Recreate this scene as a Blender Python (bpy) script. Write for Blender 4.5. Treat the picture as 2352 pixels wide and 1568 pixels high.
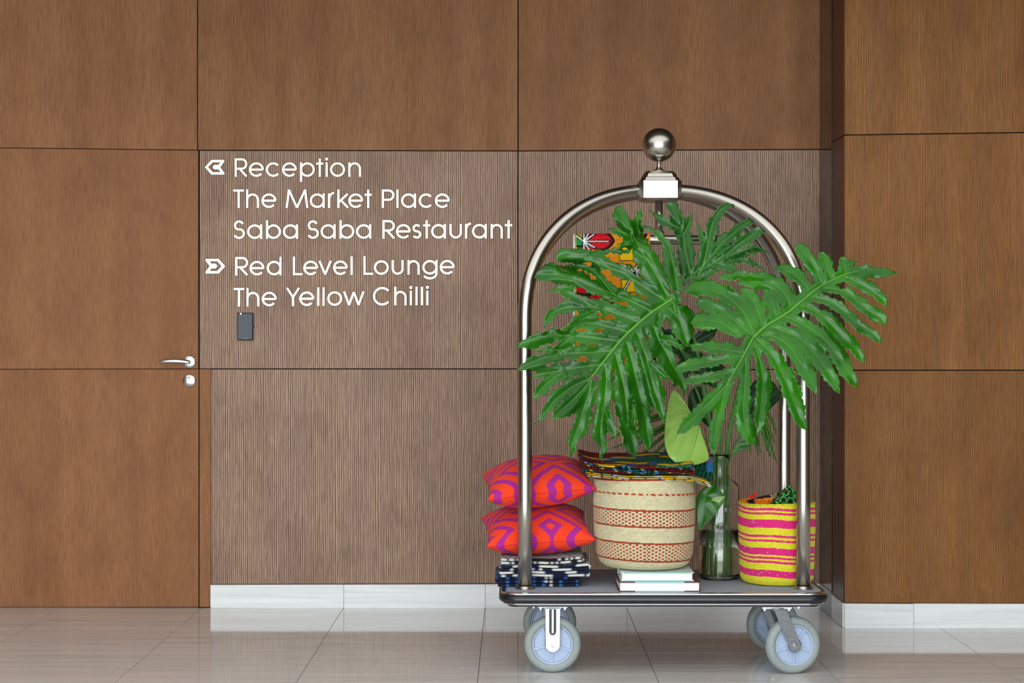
import bpy, bmesh, math, random
import numpy as np
from mathutils import Vector, Matrix
from mathutils.geometry import delaunay_2d_cdt
random.seed(7)
PI = math.pi
for o in list(bpy.data.objects):
    bpy.data.objects.remove(o, do_unlink=True)
scene = bpy.context.scene
COL = scene.collection

# ------------------------------------------------------------------ camera
F = 4000.0            # focal length in pixels of the 2352 x 1568 frame
H = 1.155             # camera height
DW = 7.56             # depth of the panelled wall
DR = 7.02             # depth of the wall that stands forward on the right
cam_d = bpy.data.cameras.new('camera')
cam = bpy.data.objects.new('camera', cam_d)
COL.objects.link(cam)
cam.location = (0, 0, H)
cam.rotation_euler = (PI/2, 0, 0)
cam_d.sensor_width = 36.0
cam_d.lens = 36.0*F/2352.0
cam_d.clip_start = 0.05
scene.camera = cam

# ------------------------------------------------------------------ world, light, exposure
world = bpy.data.worlds.new('world')
scene.world = world
world.use_nodes = True
bg = world.node_tree.nodes['Background']
bg.inputs[0].default_value = (0.80, 0.90, 1.0, 1)
bg.inputs[1].default_value = 1.0

def area_light(name, loc, rot, sx, sy, watts, color):
    l = bpy.data.lights.new(name, 'AREA')
    l.shape = 'RECTANGLE'; l.size = sx; l.size_y = sy
    l.energy = watts; l.color = color
    o = bpy.data.objects.new(name, l); COL.objects.link(o)
    o.location = loc; o.rotation_euler = rot
    return o
# daylight entering through the glazed front of the lobby, behind the camera
area_light('daylight_front_window', (-0.95, -3.98, 1.60), (PI/2, 0, 0), 9.8, 3.0, 530, (0.90, 0.965, 1.0))
# broad overhead fill, added out of view to brighten the floor and cart deck
area_light('overhead_fill', (-0.4, 2.9, 3.34), (0, 0, 0), 7.0, 5.0, 125, (0.93, 0.975, 1.0))

vs = scene.view_settings
vs.view_transform = 'Standard'; vs.look = 'None'; vs.gamma = 1.0
vs.use_curve_mapping = False
vs.exposure = 0.2

# ------------------------------------------------------------------ helpers
def X(px, d): return (px-1176.0)/F*d
def Z(py, d): return H-(py-784.0)/F*d
def P(px, py, d): return Vector((X(px, d), d, Z(py, d)))
def srgb(r, g, b):
    f = lambda c: (c/255/12.92) if c/255 <= 0.04045 else ((c/255+0.055)/1.055)**2.4
    return (f(r), f(g), f(b), 1.0)

def wloc(o):
    v = Vector((0, 0, 0))
    while o is not None:
        v = v+o.location; o = o.parent
    return v
def tag(o, label=None, cat=None, group=None, kind=None):
    if label: o['label'] = label
    if cat: o['category'] = cat
    if group: o['group'] = group
    if kind: o['kind'] = kind
    return o
def thing(name, label, cat, loc=(0, 0, 0), group=None):
    o = bpy.data.objects.new(name, None)
    COL.objects.link(o); o.location = loc
    o.empty_display_size = 0.05
    return tag(o, label, cat, group)
def mesh_obj(name, verts, faces, mat, parent=None, smooth=False, loc=None, cols=None, uvs=None):
    """one mesh object; verts in world space"""
    v = np.asarray(verts, dtype=np.float64).reshape(-1, 3)
    base = wloc(parent) if parent is not None else Vector((0, 0, 0))
    o_loc = Vector(loc) if loc is not None else base
    v = v-np.array(o_loc)
    me = bpy.data.meshes.new(name)
    me.from_pydata(v.tolist(), [], [tuple(int(i) for i in f) for f in faces])
    if isinstance(mat, (list, tuple)):
        for m in mat: me.materials.append(m)
    elif mat is not None:
        me.materials.append(mat)
    if smooth:
        me.polygons.foreach_set('use_smooth', [True]*len(me.polygons))
    if cols is not None:
        a = me.color_attributes.new('Col', 'FLOAT_COLOR', 'POINT')
        c = np.ones((len(v), 4), dtype=np.float32); c[:, :3] = np.asarray(cols)[:, :3]
        a.data.foreach_set('color', c.ravel())
    me.update()
    o = bpy.data.objects.new(name, me); COL.objects.link(o)
    if parent is not None:
        o.parent = parent
        o.location = o_loc-base
    else:
        o.location = o_loc
    return o
def bevel(o, w, seg=2, ang=0.6):
    m = o.modifiers.new('bevel', 'BEVEL'); m.width = w; m.segments = seg
    m.limit_method = 'ANGLE'; m.angle_limit = ang
    return o
def struct(o):
    o['kind'] = 'structure'; return o

class MB:
    def __init__(s): s.v = []; s.f = []
    def add(s, verts, faces):
        n = len(s.v); s.v += [tuple(p) for p in verts]
        s.f += [tuple(i+n for i in f) for f in faces]
        return s
    def box(s, x0, x1, y0, y1, z0, z1):
        return s.add([(x0,y0,z0),(x1,y0,z0),(x1,y1,z0),(x0,y1,z0),(x0,y0,z1),(x1,y0,z1),(x1,y1,z1),(x0,y1,z1)],
                     [(3,2,1,0),(4,5,6,7),(0,1,5,4),(1,2,6,5),(2,3,7,6),(3,0,4,7)])
    def prism(s, pts, d0, d1):
        """front outline pts (x,z) counter-clockwise seen from the camera, between depths d0 < d1"""
        n = len(pts)
        v = [(x, d0, z) for x, z in pts]+[(x, d1, z) for x, z in pts]
        f = [tuple(range(n)), tuple(range(2*n-1, n-1, -1))]
        f += [(i, i+n, (i+1) % n+n, (i+1) % n) for i in range(n)]
        return s.add(v, f)
    def tube(s, pts, r, n=12, cap=True):
        pts = [Vector(p) for p in pts]
        rs = r if isinstance(r, (list, tuple)) else [r]*len(pts)
        t0 = (pts[1]-pts[0]).normalized()
        u = t0.orthogonal().normalized()
        v = []; f = []
        for i, p in enumerate(pts):
            if i == 0: t = pts[1]-pts[0]
            elif i == len(pts)-1: t = pts[-1]-pts[-2]
            else: t = (pts[i+1]-pts[i]).normalized()+(pts[i]-pts[i-1]).normalized()
            t.normalize()
            u = (u-t*u.dot(t)).normalized(); w = t.cross(u)
            for k in range(n):
                a = 2*PI*k/n
                v.append(p+(u*math.cos(a)+w*math.sin(a))*rs[i])
        for i in range(len(pts)-1):
            for k in range(n):
                a = i*n+k; b = i*n+(k+1) % n
                f.append((a, b, b+n, a+n))
        if cap:
            f.append(tuple(range(n-1, -1, -1)))
            m = (len(pts)-1)*n; f.append(tuple(range(m, m+n)))
        return s.add(v, f)
    def lathe(s, prof, c, n=32, axis='z', closed=False):
        """prof: (radius, height) pairs revolved about an axis through c"""
        v = []; f = []
        for r, h in prof:
            for k in range(n):
                a = 2*PI*k/n
                if axis == 'z': v.append((c[0]+r*math.cos(a), c[1]+r*math.sin(a), c[2]+h))
                else: v.append((c[0]+r*math.cos(a), c[1]+h, c[2]-r*math.sin(a)))
        m = len(prof)
        for i in range(m-1):
            for k in range(n):
                a = i*n+k; b = i*n+(k+1) % n
                f.append((a, b, b+n, a+n))
        if closed:
            for k in range(n):
                a = (m-1)*n+k; b = (m-1)*n+(k+1) % n
                f.append((a, b, (k+1) % n, k))
        else:
            if prof[0][0] > 1e-6: f.append(tuple(range(n-1, -1, -1)))
            if prof[-1][0] > 1e-6: f.append(tuple(range((m-1)*n, m*n)))
        return s.add(v, f)
    def xform(s, M):
        s.v = [tuple(M @ Vector(p)) for p in s.v]; return s
    def build(s, name, mat, parent=None, smooth=False, loc=None, cols=None):
        return mesh_obj(name, s.v, s.f, mat, parent, smooth, loc, cols)
def smooth_by_angle(o, ang=0.6):
    me = o.data
    me.polygons.foreach_set('use_smooth', [True]*len(me.polygons))
    bm = bmesh.new(); bm.from_mesh(me)
    for e in bm.edges:
        if len(e.link_faces) == 2 and e.calc_face_angle(0) > ang: e.smooth = False
    bm.to_mesh(me); bm.free()
    return o
def cat_spline(pts, n):
    """Catmull-Rom through rows of any dimension, n samples in all"""
    p = np.asarray(pts, dtype=float)
    if len(p) == 2:
        t = np.linspace(0, 1, n)[:, None]
        return p[0]*(1-t)+p[1]*t
    q = np.vstack([2*p[0]-p[1], p, 2*p[-1]-p[-2]])
    seg = np.linalg.norm(np.diff(p[:, :2], axis=0), axis=1); cum = np.concatenate([[0], np.cumsum(seg)])
    out = []
    for s in np.linspace(0, cum[-1], n):
        i = min(max(np.searchsorted(cum, s, side='right')-1, 0), len(p)-2)
        t = (s-cum[i])/max(seg[i], 1e-9)
        a, b, c, d = q[i], q[i+1], q[i+2], q[i+3]
        out.append(0.5*((2*b)+(-a+c)*t+(2*a-5*b+4*c-d)*t*t+(-a+3*b-3*c+d)*t**3))
    return np.array(out)

# ------------------------------------------------------------------ materials
class N:
    def __init__(s, name):
        s.m = bpy.data.materials.new(name); s.m.use_nodes = True
        s.t = s.m.node_tree; s.b = s.t.nodes['Principled BSDF']
    def n(s, typ, **kw):
        x = s.t.nodes.new(typ)
        for k, v in kw.items():
            if k.startswith('i_'):
                key = k[2:]; key = int(key) if key.isdigit() else key.replace('_', ' ')
                x.inputs[key].default_value = v
            else: setattr(x, k, v)
        return x
    def l(s, a, b): s.t.links.new(a, b)
    def set(s, **kw):
        for k, v in kw.items(): s.b.inputs[k.replace('_', ' ')].default_value = v
        return s
    def math(s, op, a, b=None, clamp=False):
        x = s.n('ShaderNodeMath', operation=op); x.use_clamp = clamp
        for i, q in enumerate((a, b)):
            if q is None: continue
            if isinstance(q, (int, float)): x.inputs[i].default_value = q
            else: s.l(q, x.inputs[i])
        return x.outputs[0]
    def mix(s, fac, a, b, blend='MIX'):
        x = s.n('ShaderNodeMix', data_type='RGBA', blend_type=blend)
        for i, q in ((0, fac), (6, a), (7, b)):
            if isinstance(q, (int, float, tuple, list)): x.inputs[i].default_value = q
            else: s.l(q, x.inputs[i])
        return x.outputs[2]
    def ramp(s, fac, stops):
        x = s.n('ShaderNodeValToRGB'); cr = x.color_ramp
        while len(cr.elements) < len(stops): cr.elements.new(0.5)
        for e, (p, c) in zip(cr.elements, stops):
            e.position = p; e.color = c if len(c) == 4 else (*c, 1)
        s.l(fac, x.inputs[0]); return x.outputs[0]
    def pos(s, sx, sy, sz, rnd=0.0):
        g = s.n('ShaderNodeNewGeometry')
        mp = s.n('ShaderNodeMapping'); mp.inputs['Scale'].default_value = (sx, sy, sz)
        src = g.outputs['Position']
        if rnd:
            oi = s.n('ShaderNodeObjectInfo')
            c = s.n('ShaderNodeCombineXYZ')
            r = s.math('MULTIPLY', oi.outputs['Random'], rnd)
            for i in range(3): s.l(r, c.inputs[i])
            ad = s.n('ShaderNodeVectorMath', operation='ADD')
            s.l(src, ad.inputs[0]); s.l(c.outputs[0], ad.inputs[1]); src = ad.outputs[0]
        s.l(src, mp.inputs[0]); return mp.outputs[0]
    def noise(s, vec, scale=1.0, detail=2.0, rough=0.5, dist=0.0):
        x = s.n('ShaderNodeTexNoise'); x.inputs['Scale'].default_value = scale
        x.inputs['Detail'].default_value = detail; x.inputs['Roughness'].default_value = rough
        x.inputs['Distortion'].default_value = dist
        if vec is not None: s.l(vec, x.inputs['Vector'])
        return x.outputs[0]
    def bump(s, h, dist=0.001, strength=1.0):
        x = s.n('ShaderNodeBump'); x.inputs['Distance'].default_value = dist; x.inputs['Strength'].default_value = strength
        s.l(h, x.inputs['Height']); s.l(x.outputs[0], s.b.inputs['Normal'])

def plain(name, col, rough=0.5, metal=0.0, spec=0.5, var=0.08, scale=60.0, bump=0.0):
    k = N(name)
    n_ = k.noise(k.pos(1, 1, 1), scale, 3)
    c = k.mix(n_, tuple(list(np.array(col[:3])*(1-var))+[1]), tuple(list(np.minimum(np.array(col[:3])*(1+var), 1))+[1]))
    k.l(c, k.b.inputs['Base Color'])
    k.set(Roughness=rough, Metallic=metal); k.b.inputs['Specular IOR Level'].default_value = spec
    if bump: k.bump(n_, bump)
    return k.m
def wood(name, mid, dark, light, coarse, rough=0.5):
    k = N(name)
    fine = k.noise(k.pos(420, 420, 14, 9), 1, 2, 0.6)
    wv = k.n('ShaderNodeTexWave', wave_type='BANDS', bands_direction='X', wave_profile='SIN')
    for q, v in (('Scale', 37.0), ('Distortion', 5.5), ('Detail', 2.0), ('Detail Scale', 0.7), ('Detail Roughness', 0.6)): wv.inputs[q].default_value = v
    k.l(k.pos(1, 1, 0.045, 9), wv.inputs['Vector'])
    brk = k.noise(k.pos(160, 160, 9, 9), 1, 2, 0.6)
    line = k.math('ADD', k.math('MULTIPLY', wv.outputs['Fac'], 0.55), k.math('MULTIPLY', brk, 0.45))
    band = k.noise(k.pos(6.5, 6.5, 0.35, 9), 1, 2, 0.5, 0.4)
    blot = k.noise(k.pos(5, 5, 3.2, 9), 1, 3, 0.6)
    col = k.mix(k.ramp(band, [(0.32, (0, 0, 0)), (0.68, (1, 1, 1))]), mid, light)
    col = k.mix(k.math('MULTIPLY', k.ramp(blot, [(0.45, (0, 0, 0)), (0.8, (1, 1, 1))]), 0.35), col, dark)
    pore = k.ramp(line, [(0.36, (1, 1, 1)), (0.50, (0, 0, 0))])
    col = k.mix(k.math('MULTIPLY', pore, coarse), col, dark)
    pf = k.ramp(fine, [(0.36, (1, 1, 1)), (0.56, (0, 0, 0))])
    col = k.mix(k.math('MULTIPLY', pf, 0.42), col, dark)
    k.l(col, k.b.inputs['Base Color'])
    k.set(Roughness=rough); k.b.inputs['Specular IOR Level'].default_value = 0.14
    k.bump(k.math('ADD', k.math('MULTIPLY', pore, -coarse), k.math('MULTIPLY', pf, -0.3)), 0.0006, 0.6)
    return k.m
def attr_mat(name, rough=0.8, bump_scale=900.0, bump=0.0004, spec=0.2, sheen=0.0, var=0.12):
    """cloth or woven fibre whose woven / printed pattern is stored per vertex"""
    k = N(name)
    a = k.n('ShaderNodeVertexColor', layer_name='Col')
    n_ = k.noise(k.pos(1, 1, 1), bump_scale, 2)
    c = k.mix(k.math('MULTIPLY', n_, var*2), a.outputs[0], (0, 0, 0, 1))
    k.l(c, k.b.inputs['Base Color'])
    k.set(Roughness=rough); k.b.inputs['Specular IOR Level'].default_value = spec
    k.b.inputs['Sheen Weight'].default_value = sheen
    if bump: k.bump(n_, bump)
    return k.m

M_WOOD_SMOOTH = wood('veneer_smooth', srgb(148, 101, 64), srgb(88, 56, 34), srgb(164, 116, 78), 0.28)
M_WOOD_DOOR = wood('veneer_door', srgb(154, 104, 68), srgb(94, 57, 36), srgb(168, 117, 79), 0.18)
M_WOOD_COARSE = wood('veneer_coarse', srgb(184, 152, 131), srgb(84, 60, 50), srgb(198, 166, 141), 0.78)
M_WOOD_RIGHT = wood('veneer_right', srgb(140, 94, 52), srgb(82, 50, 27), srgb(160, 110, 63), 0.42)
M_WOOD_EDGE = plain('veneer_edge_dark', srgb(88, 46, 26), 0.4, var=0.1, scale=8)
M_GAP = plain('joint_shadow_gap', srgb(28, 22, 20), 0.9)

def stone(name, base, dark, light, rough, streak, spec=0.5, rnd=20.0):
    k = N(name)
    s1 = k.noise(k.pos(1.1, 26, 26, rnd), 1, 4, 0.6, 0.5)
    s2 = k.noise(k.pos(2.2, 150, 150, rnd), 1, 2, 0.6, 0.3)
    sp = k.noise(k.pos(30, 90, 90, rnd), 1, 3)
    c = k.mix(k.ramp(s1, [(0.33, (0, 0, 0)), (0.66, (1, 1, 1))]), base, light)
    c = k.mix(k.math('MULTIPLY', k.ramp(s2, [(0.55, (0, 0, 0)), (0.75, (1, 1, 1))]), streak), c, dark)
    c = k.mix(k.math('MULTIPLY', k.ramp(sp, [(0.62, (0, 0, 0)), (0.75, (1, 1, 1))]), streak*0.5), c, dark)
    k.l(c, k.b.inputs['Base Color'])
    k.set(Roughness=rough); k.b.inputs['Specular IOR Level'].default_value = spec
    return k.m
M_FLOOR = stone('floor_marble', srgb(212, 208, 204), srgb(146, 136, 130), srgb(230, 227, 224), 0.06, 0.6, 0.5)
M_BASE = stone('skirting_marble', srgb(226, 229, 228), srgb(176, 176, 172), srgb(242, 244, 244), 0.25, 0.4)
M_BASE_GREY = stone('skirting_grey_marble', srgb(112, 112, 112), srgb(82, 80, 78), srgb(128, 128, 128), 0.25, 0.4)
def dark_marble():
    k = N('dark_marble')
    v = k.pos(1, 1, 1)
    n1 = k.noise(k.pos(14, 14, 30), 1, 5, 0.65, 2.2)
    n2 = k.noise(k.pos(3, 3, 4), 1, 2)
    m = k.math('MULTIPLY', k.ramp(n1, [(0.56, (0, 0, 0)), (0.66, (1, 1, 1))]), k.ramp(n2, [(0.45, (0, 0, 0)), (0.6, (1, 1, 1))]))
    c = k.mix(m, srgb(46, 34, 28), srgb(120, 100, 88))
    k.l(c, k.b.inputs['Base Color']); k.set(Roughness=0.12)
    return k.m
M_DARK_MARBLE = dark_marble()
M_GROUT = plain('tile_grout', srgb(110, 102, 95), 0.8)
M_PLASTER = plain('plaster_white', srgb(205, 200, 192), 0.8, var=0.03, scale=4)
M_DARKWALL = plain('lobby_dark_panelling', srgb(60, 38, 26), 0.6, var=0.1, scale=4)
M_FRAME = plain('window_frame_dark', srgb(48, 44, 42), 0.5)

def metal(name, col, rough, aniso=0.0, scale=(300, 300, 300), bump=0.0):
    k = N(name)
    n_ = k.noise(k.pos(*scale), 1, 2)
    k.l(k.mix(n_, tuple(np.array(col[:3])*0.94)+(1,), tuple(np.minimum(np.array(col[:3])*1.06, 1))+(1,)), k.b.inputs['Base Color'])
    k.set(Metallic=1.0, Roughness=rough)
    return k.m
M_NICKEL = metal('brushed_nickel', (0.46, 0.43, 0.38), 0.27)
M_CHROME = metal('chrome', (0.80, 0.80, 0.80), 0.14)
M_ZINC = metal('zinc_steel', (0.36, 0.375, 0.39), 0.3)
def galvanised():
    k = N('galvanised_steel')
    v = k.n('ShaderNodeTexVoronoi'); v.inputs['Scale'].default_value = 420
    k.l(k.pos(1, 1, 1), v.inputs['Vector'])
    k.l(k.mix(v.outputs['Color'], (0.22, 0.26, 0.30, 1), (0.62, 0.66, 0.70, 1)), k.b.inputs['Base Color'])
    k.set(Metallic=1.0, Roughness=0.38); return k.m
M_GALV = galvanised()
M_BRASS = metal('polished_brass', (0.42, 0.40, 0.29), 0.16)
M_STEEL = metal('satin_steel', (0.5, 0.5, 0.49), 0.22)

# ------------------------------------------------------------------ the room
XL, XR, YB, ZC = -6.0, 4.2, -4.0, 3.35
TW, TD = 0.614, 0.55
floor = MB().box(XL-0.2, XR+0.2, YB-0.2, 8.2, -0.12, -0.006)
floor.box(XL-0.2, XR+0.2, YB-0.2, DW-6*TD-0.001, -0.005, 0.0)
floor = struct(floor.build('floor', [M_GROUT, M_FLOOR]))
for p in floor.data.polygons:
    if p.index >= 6: p.material_index = 1
tile_me = None
for r in range(6):
    for c in range(-6, 7):
        x0 = -0.117+TW*c; y1 = DW-TD*r
        if tile_me is None:
            t = MB().box(0.0011, TW-0.0011, -TD+0.0011, -0.0011, -0.006, 0).build('floor_tile', M_FLOOR)
            tile_me = t.data
        else:
            t = bpy.data.objects.new('floor_tile', tile_me); COL.objects.link(t)
        t.location = (x0, y1, 0); t.parent = floor
ceil_ = struct(MB().box(XL-0.2, XR+0.2, YB-0.2, 8.2, ZC, ZC+0.1).build('ceiling', M_PLASTER))

def panel(parent, px0, px1, yt0, yt1, yb0, yb1, d, mat, gap=0.0022, th=0.018, name='wood_panel', topz=None):
    """a flat board; its corners are given in photo pixels on the wall plane"""
    a = Vector((X(px0, d), Z(yb0, d))); b = Vector((X(px1, d), Z(yb1, d)))
    c = Vector((X(px1, d), Z(yt1, d))); e = Vector((X(px0, d), Z(yt0, d)))
    if topz is not None: c.y = topz; e.y = topz
    pts = [(a.x+gap, a.y+gap), (b.x-gap, b.y+gap), (c.x-gap, c.y-gap), (e.x+gap, e.y-gap)]
    cx = (a.x+b.x)/2; 
    return bevel(MB().prism(pts, d, d+th).build(name, mat, parent), 0.0008, 1)

wall_back = struct(MB().box(XL, X(1939, DR), DW+0.017, DW+0.12, 0.0, ZC).build('wall_back', M_GAP))
# upper row, middle row, lower row (photo pixel corners)
VJ = 1190
panel(wall_back, 453.5, VJ, 0, 0, 345, 346.5, DW, M_WOOD_SMOOTH, topz=ZC)
panel(wall_back, VJ, 1886, 0, 0, 346.5, 343, DW, M_WOOD_SMOOTH, topz=ZC)
panel(wall_back, 457.5, VJ, 345, 346.5, 847, 847, DW, M_WOOD_COARSE)
panel(wall_back, VJ, 1886, 346.5, 343, 847, 849, DW, M_WOOD_COARSE)
panel(wall_back, 484, VJ, 847, 847, 1342, 1340, DW, M_WOOD_COARSE)
panel(wall_back, VJ, 1886, 847, 849, 1340, 1341, DW, M_WOOD_COARSE)
panel(wall_back, 457.5, 484.6, 847, 847, 1394, 1394, DW, M_WOOD_DOOR, gap=0.001)
# beyond the door
xl = 1176+XL/DW*F
panel(wall_back, -60, 453.5, 0, 0, 339, 345, DW, M_WOOD_DOOR, topz=ZC)
for k, (a, b) in enumerate(((-760, -60), (-1460, -760), (xl, -1460))):
    panel(wall_back, a, b, 0, 0, 340, 340, DW, M_WOOD_SMOOTH, topz=ZC)
    panel(wall_back, a, b, 340, 340, 847, 847, DW, M_WOOD_COARSE)
    panel(wall_back, a, b, 847, 847, 1342, 1342, DW, M_WOOD_COARSE)

# skirting of pale marble
def skirting(parent, px0, px1, yt0, yt1, d, mat, proud=0.012, name='skirting_slab', th=0.03):
    a, b = X(px0, d), X(px1, d)
    g = 0.0006
    return bevel(MB().prism([(a+g, 0.0), (b-g, 0.0), (b-g, Z(yt1, d)), (a+g, Z(yt0, d))], d-proud, d-proud+th).build(name, mat, parent), 0.001, 1)
bb = struct(MB().box(X(484, DW), X(1886, DW), DW-0.006, DW+0.016, 0.0, 0.098).build('baseboard_back', M_GROUT))
for a, b in ((484, 790), (790, 1115), (1115, 1440), (1440, 1766), (1766, 1889)):
    skirting(bb, a, b, 1342-(a-484)*0.002, 1342-(b-484)*0.002, DW, M_BASE)
bl = struct(MB().box(XL, X(-60, DW), DW-0.006, DW+0.016, 0, 0.098).build('baseboard_left', M_GROUT))
for k in range(5):
    a = -60-k*325
    skirting(bl, a-325, a, 1342, 1342, DW, M_BASE)

# the wall that stands forward on the right, with its return of veneer and dark marble
XF = X(1939, DR)
wall_right = struct(MB().box(XF+0.017, XR, DR+0.017, DW+0.12, 0.0, ZC).build('wall_right', M_GAP))
for a, b in ((1939, 2560), (2560, 3200), (3200, 3568)):
    f = lambda p: -0.0155*(p-1939)
    panel(wall_right, a, b, 0, 0, 310+f(a)*0.9, 310+f(b)*0.9, DR, M_WOOD_RIGHT, topz=ZC)
    panel(wall_right, a, b, 310+f(a)*0.9, 310+f(b)*0.9, 850, 850, DR, M_WOOD_RIGHT)
    panel(wall_right, a, b, 850, 850, 1385, 1386, DR, M_WOOD_RIGHT)
br = struct(MB().box(XF+0.006, XR, DR-0.004, DR+0.02, 0, 0.096).build('baseboard_right', M_GROUT))
for a, b in ((1939, 2098), (2098, 2424), (2424, 2750), (2750, 3076), (3076, 3402)):
    skirting(br, a, b, 1385, 1386, DR, M_BASE, proud=0.008, th=0.03)
DM = 7.275
def return_panel(parent, d0, d1, z0, z1, mat, name, proud=0.0, g=0.0018):
    return bevel(MB().box(XF-proud, XF+0.017, d0+g, d1-g, z0+g, z1-g).build(name, mat, parent), 0.0008, 1)
zt, zm = Z(310, DR), Z(850, DR)
zb = Z(1385, DR)
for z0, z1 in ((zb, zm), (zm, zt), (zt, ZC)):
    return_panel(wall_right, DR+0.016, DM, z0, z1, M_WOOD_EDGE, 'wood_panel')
return_panel(wall_right, DM, DW, zb, ZC, M_DARK_MARBLE, 'marble_panel', 0.004)
return_panel(br, DR+0.004, DM, 0, zb, M_BASE, 'skirting_slab', 0.006, 0.0008)
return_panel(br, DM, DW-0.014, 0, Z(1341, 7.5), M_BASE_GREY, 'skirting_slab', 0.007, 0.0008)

# unseen block added above the frame, keeps overhead light off the upper wall
struct(MB().box(XL, XR, 5.75, DW+0.1, 2.74, ZC).build('shade_block_1', M_DARKWALL))
# rest of the lobby, beside and behind the camera
struct(MB().box(XR, XR+0.15, YB, DR, 0, ZC).build('wall_right_side', M_DARKWALL))
wl = MB().box(XL-0.15, XL, YB, 8.2, 0, ZC)
struct(wl.build('wall_left', M_DARKWALL))
wf = MB().box(XL, XR, YB-0.15, YB, 3.15, ZC).box(XL, XR, YB-0.15, YB, 0, 0.05)
struct(wf.build('wall_front', M_DARKWALL))
fr = struct(MB().box(XL, XR, YB-0.12, YB-0.06, 0.05, 0.1).build('window_1', M_FRAME))
for k in range(6):
    x = XL+(XR-XL)*k/5
    MB().box(x-0.03, x+0.03, YB-0.13, YB-0.05, 0.05, 3.15).build('window_mullion', M_FRAME, fr)

# ------------------------------------------------------------------ flush door with lever and lock
door = struct(MB().box(X(-60, DW), X(456, DW), DW+0.006, DW+0.0165, 0.004, Z(342, DW)).build('door_1', M_GAP))
panel(door, -58, 456, 338.5, 345, 848, 847, DW, M_WOOD_DOOR, gap=0.0015, name='door_panel', th=0.02)
panel(door, -58, 456.5, 848, 847, 1399, 1394, DW, M_WOOD_DOOR, gap=0.0015, name='door_panel', th=0.02)
seal = MB().box(X(-58, DW), X(455, DW), DW-0.001, DW+0.005, 0.001, 0.004).build('door_seal', M_FRAME, door)
# lever
c = P(435, 831, DW)
ros = MB().lathe([(0.0005, -0.0095), (0.022, -0.0095), (0.0262, -0.0075), (0.0272, -0.003), (0.0272, 0.0)], (c.x, DW, c.z), 40, 'y').build('door_handle', M_STEEL, door)
smooth_by_angle(ros)
MB().tube([(c.x, DW-0.005, c.z), (c.x, DW-0.03, c.z), (c.x-0.004, DW-0.046, c.z+0.001)], [0.0095, 0.0085, 0.009], 16).build('spindle', M_STEEL, ros, True)
lev = []
for px, py, hw in ((441, 832, 3.6), (433, 831, 4.4), (420, 829, 4.6), (405, 828.5, 5.2), (390, 829, 4.4), (377, 830, 3.0), (370, 830.5, 1.4)):
    lev.append((px, py, hw))
lv = []; lf = []; n = 16
for i, (px, py, hw) in enumerate(lev):
    q = P(px, py, DW); r = hw*DW/F
    dy = DW-0.05+(0.006 if i < 2 else 0)-0.004*math.sin(i/6*PI)
    for k in range(n):
        a = 2*PI*k/n
        lv.append((q.x, dy+0.55*r*math.sin(a), q.z+r*math.cos(a)))
for i in range(len(lev)-1):
    for k in range(n):
        a = i*n+k; b = i*n+(k+1) % n
        lf.append((a, a+n, b+n, b))
lf.append(tuple(range(n))); lf.append(tuple(range(len(lev)*n-1, (len(lev)-1)*n-1, -1)))
o = mesh_obj('lever', lv, lf, M_STEEL, ros, True)
m = o.modifiers.new('sub', 'SUBSURF'); m.levels = 1; m.render_levels = 2
c2 = P(435, 874, DW)
lock = MB().lathe([(0.0005, -0.008), (0.0235, -0.008), (0.0268, -0.006), (0.0272, 0.0)], (c2.x, DW, c2.z), 40, 'y').build('lock_escutcheon', M_STEEL, door)
smooth_by_angle(lock)
kx, kz = X(435, DW), Z(867, DW)
MB().prism([(kx-0.0016, kz-0.004), (kx+0.0016, kz-0.004), (kx+0.002, kz+0.003), (kx-0.002, kz+0.003)], DW-0.0086, DW-0.007).build('keyhole', M_GAP, lock)

# ------------------------------------------------------------------ card reader
M_READER = plain('reader_plastic', srgb(58, 66, 76), 0.45, var=0.25, scale=1500)
M_READER_D = plain('reader_black', srgb(22, 23, 25), 0.5)
k = N('led_white'); k.set(Roughness=0.3); k.b.inputs['Emission Color'].default_value = (0.75, 0.8, 1, 1); k.b.inputs['Emission Strength'].default_value = 1.6; M_LED = k.m
k = None
rd = thing('card_reader', 'small dark grey card reader on the wall below the lettering', 'card reader', (X(564, DW), DW, Z(749, DW)))
bevel(MB().prism([(X(545.8, DW), Z(781, DW)), (X(582.6, DW), Z(781, DW)), (X(582.6, DW), Z(718, DW)), (X(545.8, DW), Z(718, DW))], DW-0.012, DW-0.0002).build('backplate', M_READER_D, rd), 0.002)
bevel(MB().prism([(X(547, DW), Z(779.6, DW)), (X(581.4, DW), Z(779.6, DW)), (X(581.4, DW), Z(719.4, DW)), (X(547, DW), Z(719.4, DW))], DW-0.020, DW-0.010).build('front_cover', M_READER, rd), 0.0025)
MB().box(X(553.6, DW), X(556, DW), DW-0.0206, DW-0.0195, Z(722.5, DW), Z(718.6, DW)).build('indicator_light', M_LED, rd)
MB().tube([(X(582, DW), DW-0.008, Z(749.5, DW)), (X(584.6, DW), DW-0.008, Z(749.5, DW))], 0.0026, 12).build('side_screw', M_READER_D, rd)
lg = MB()
for q in range(8):
    px = 556+q*2.0
    lg.box(X(px, DW), X(px+1.1, DW), DW-0.0204, DW-0.0196, Z(777.2, DW), Z(776.0+0.4*(q % 2), DW))
lg.build('maker_mark', M_PLASTER, rd)

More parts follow.
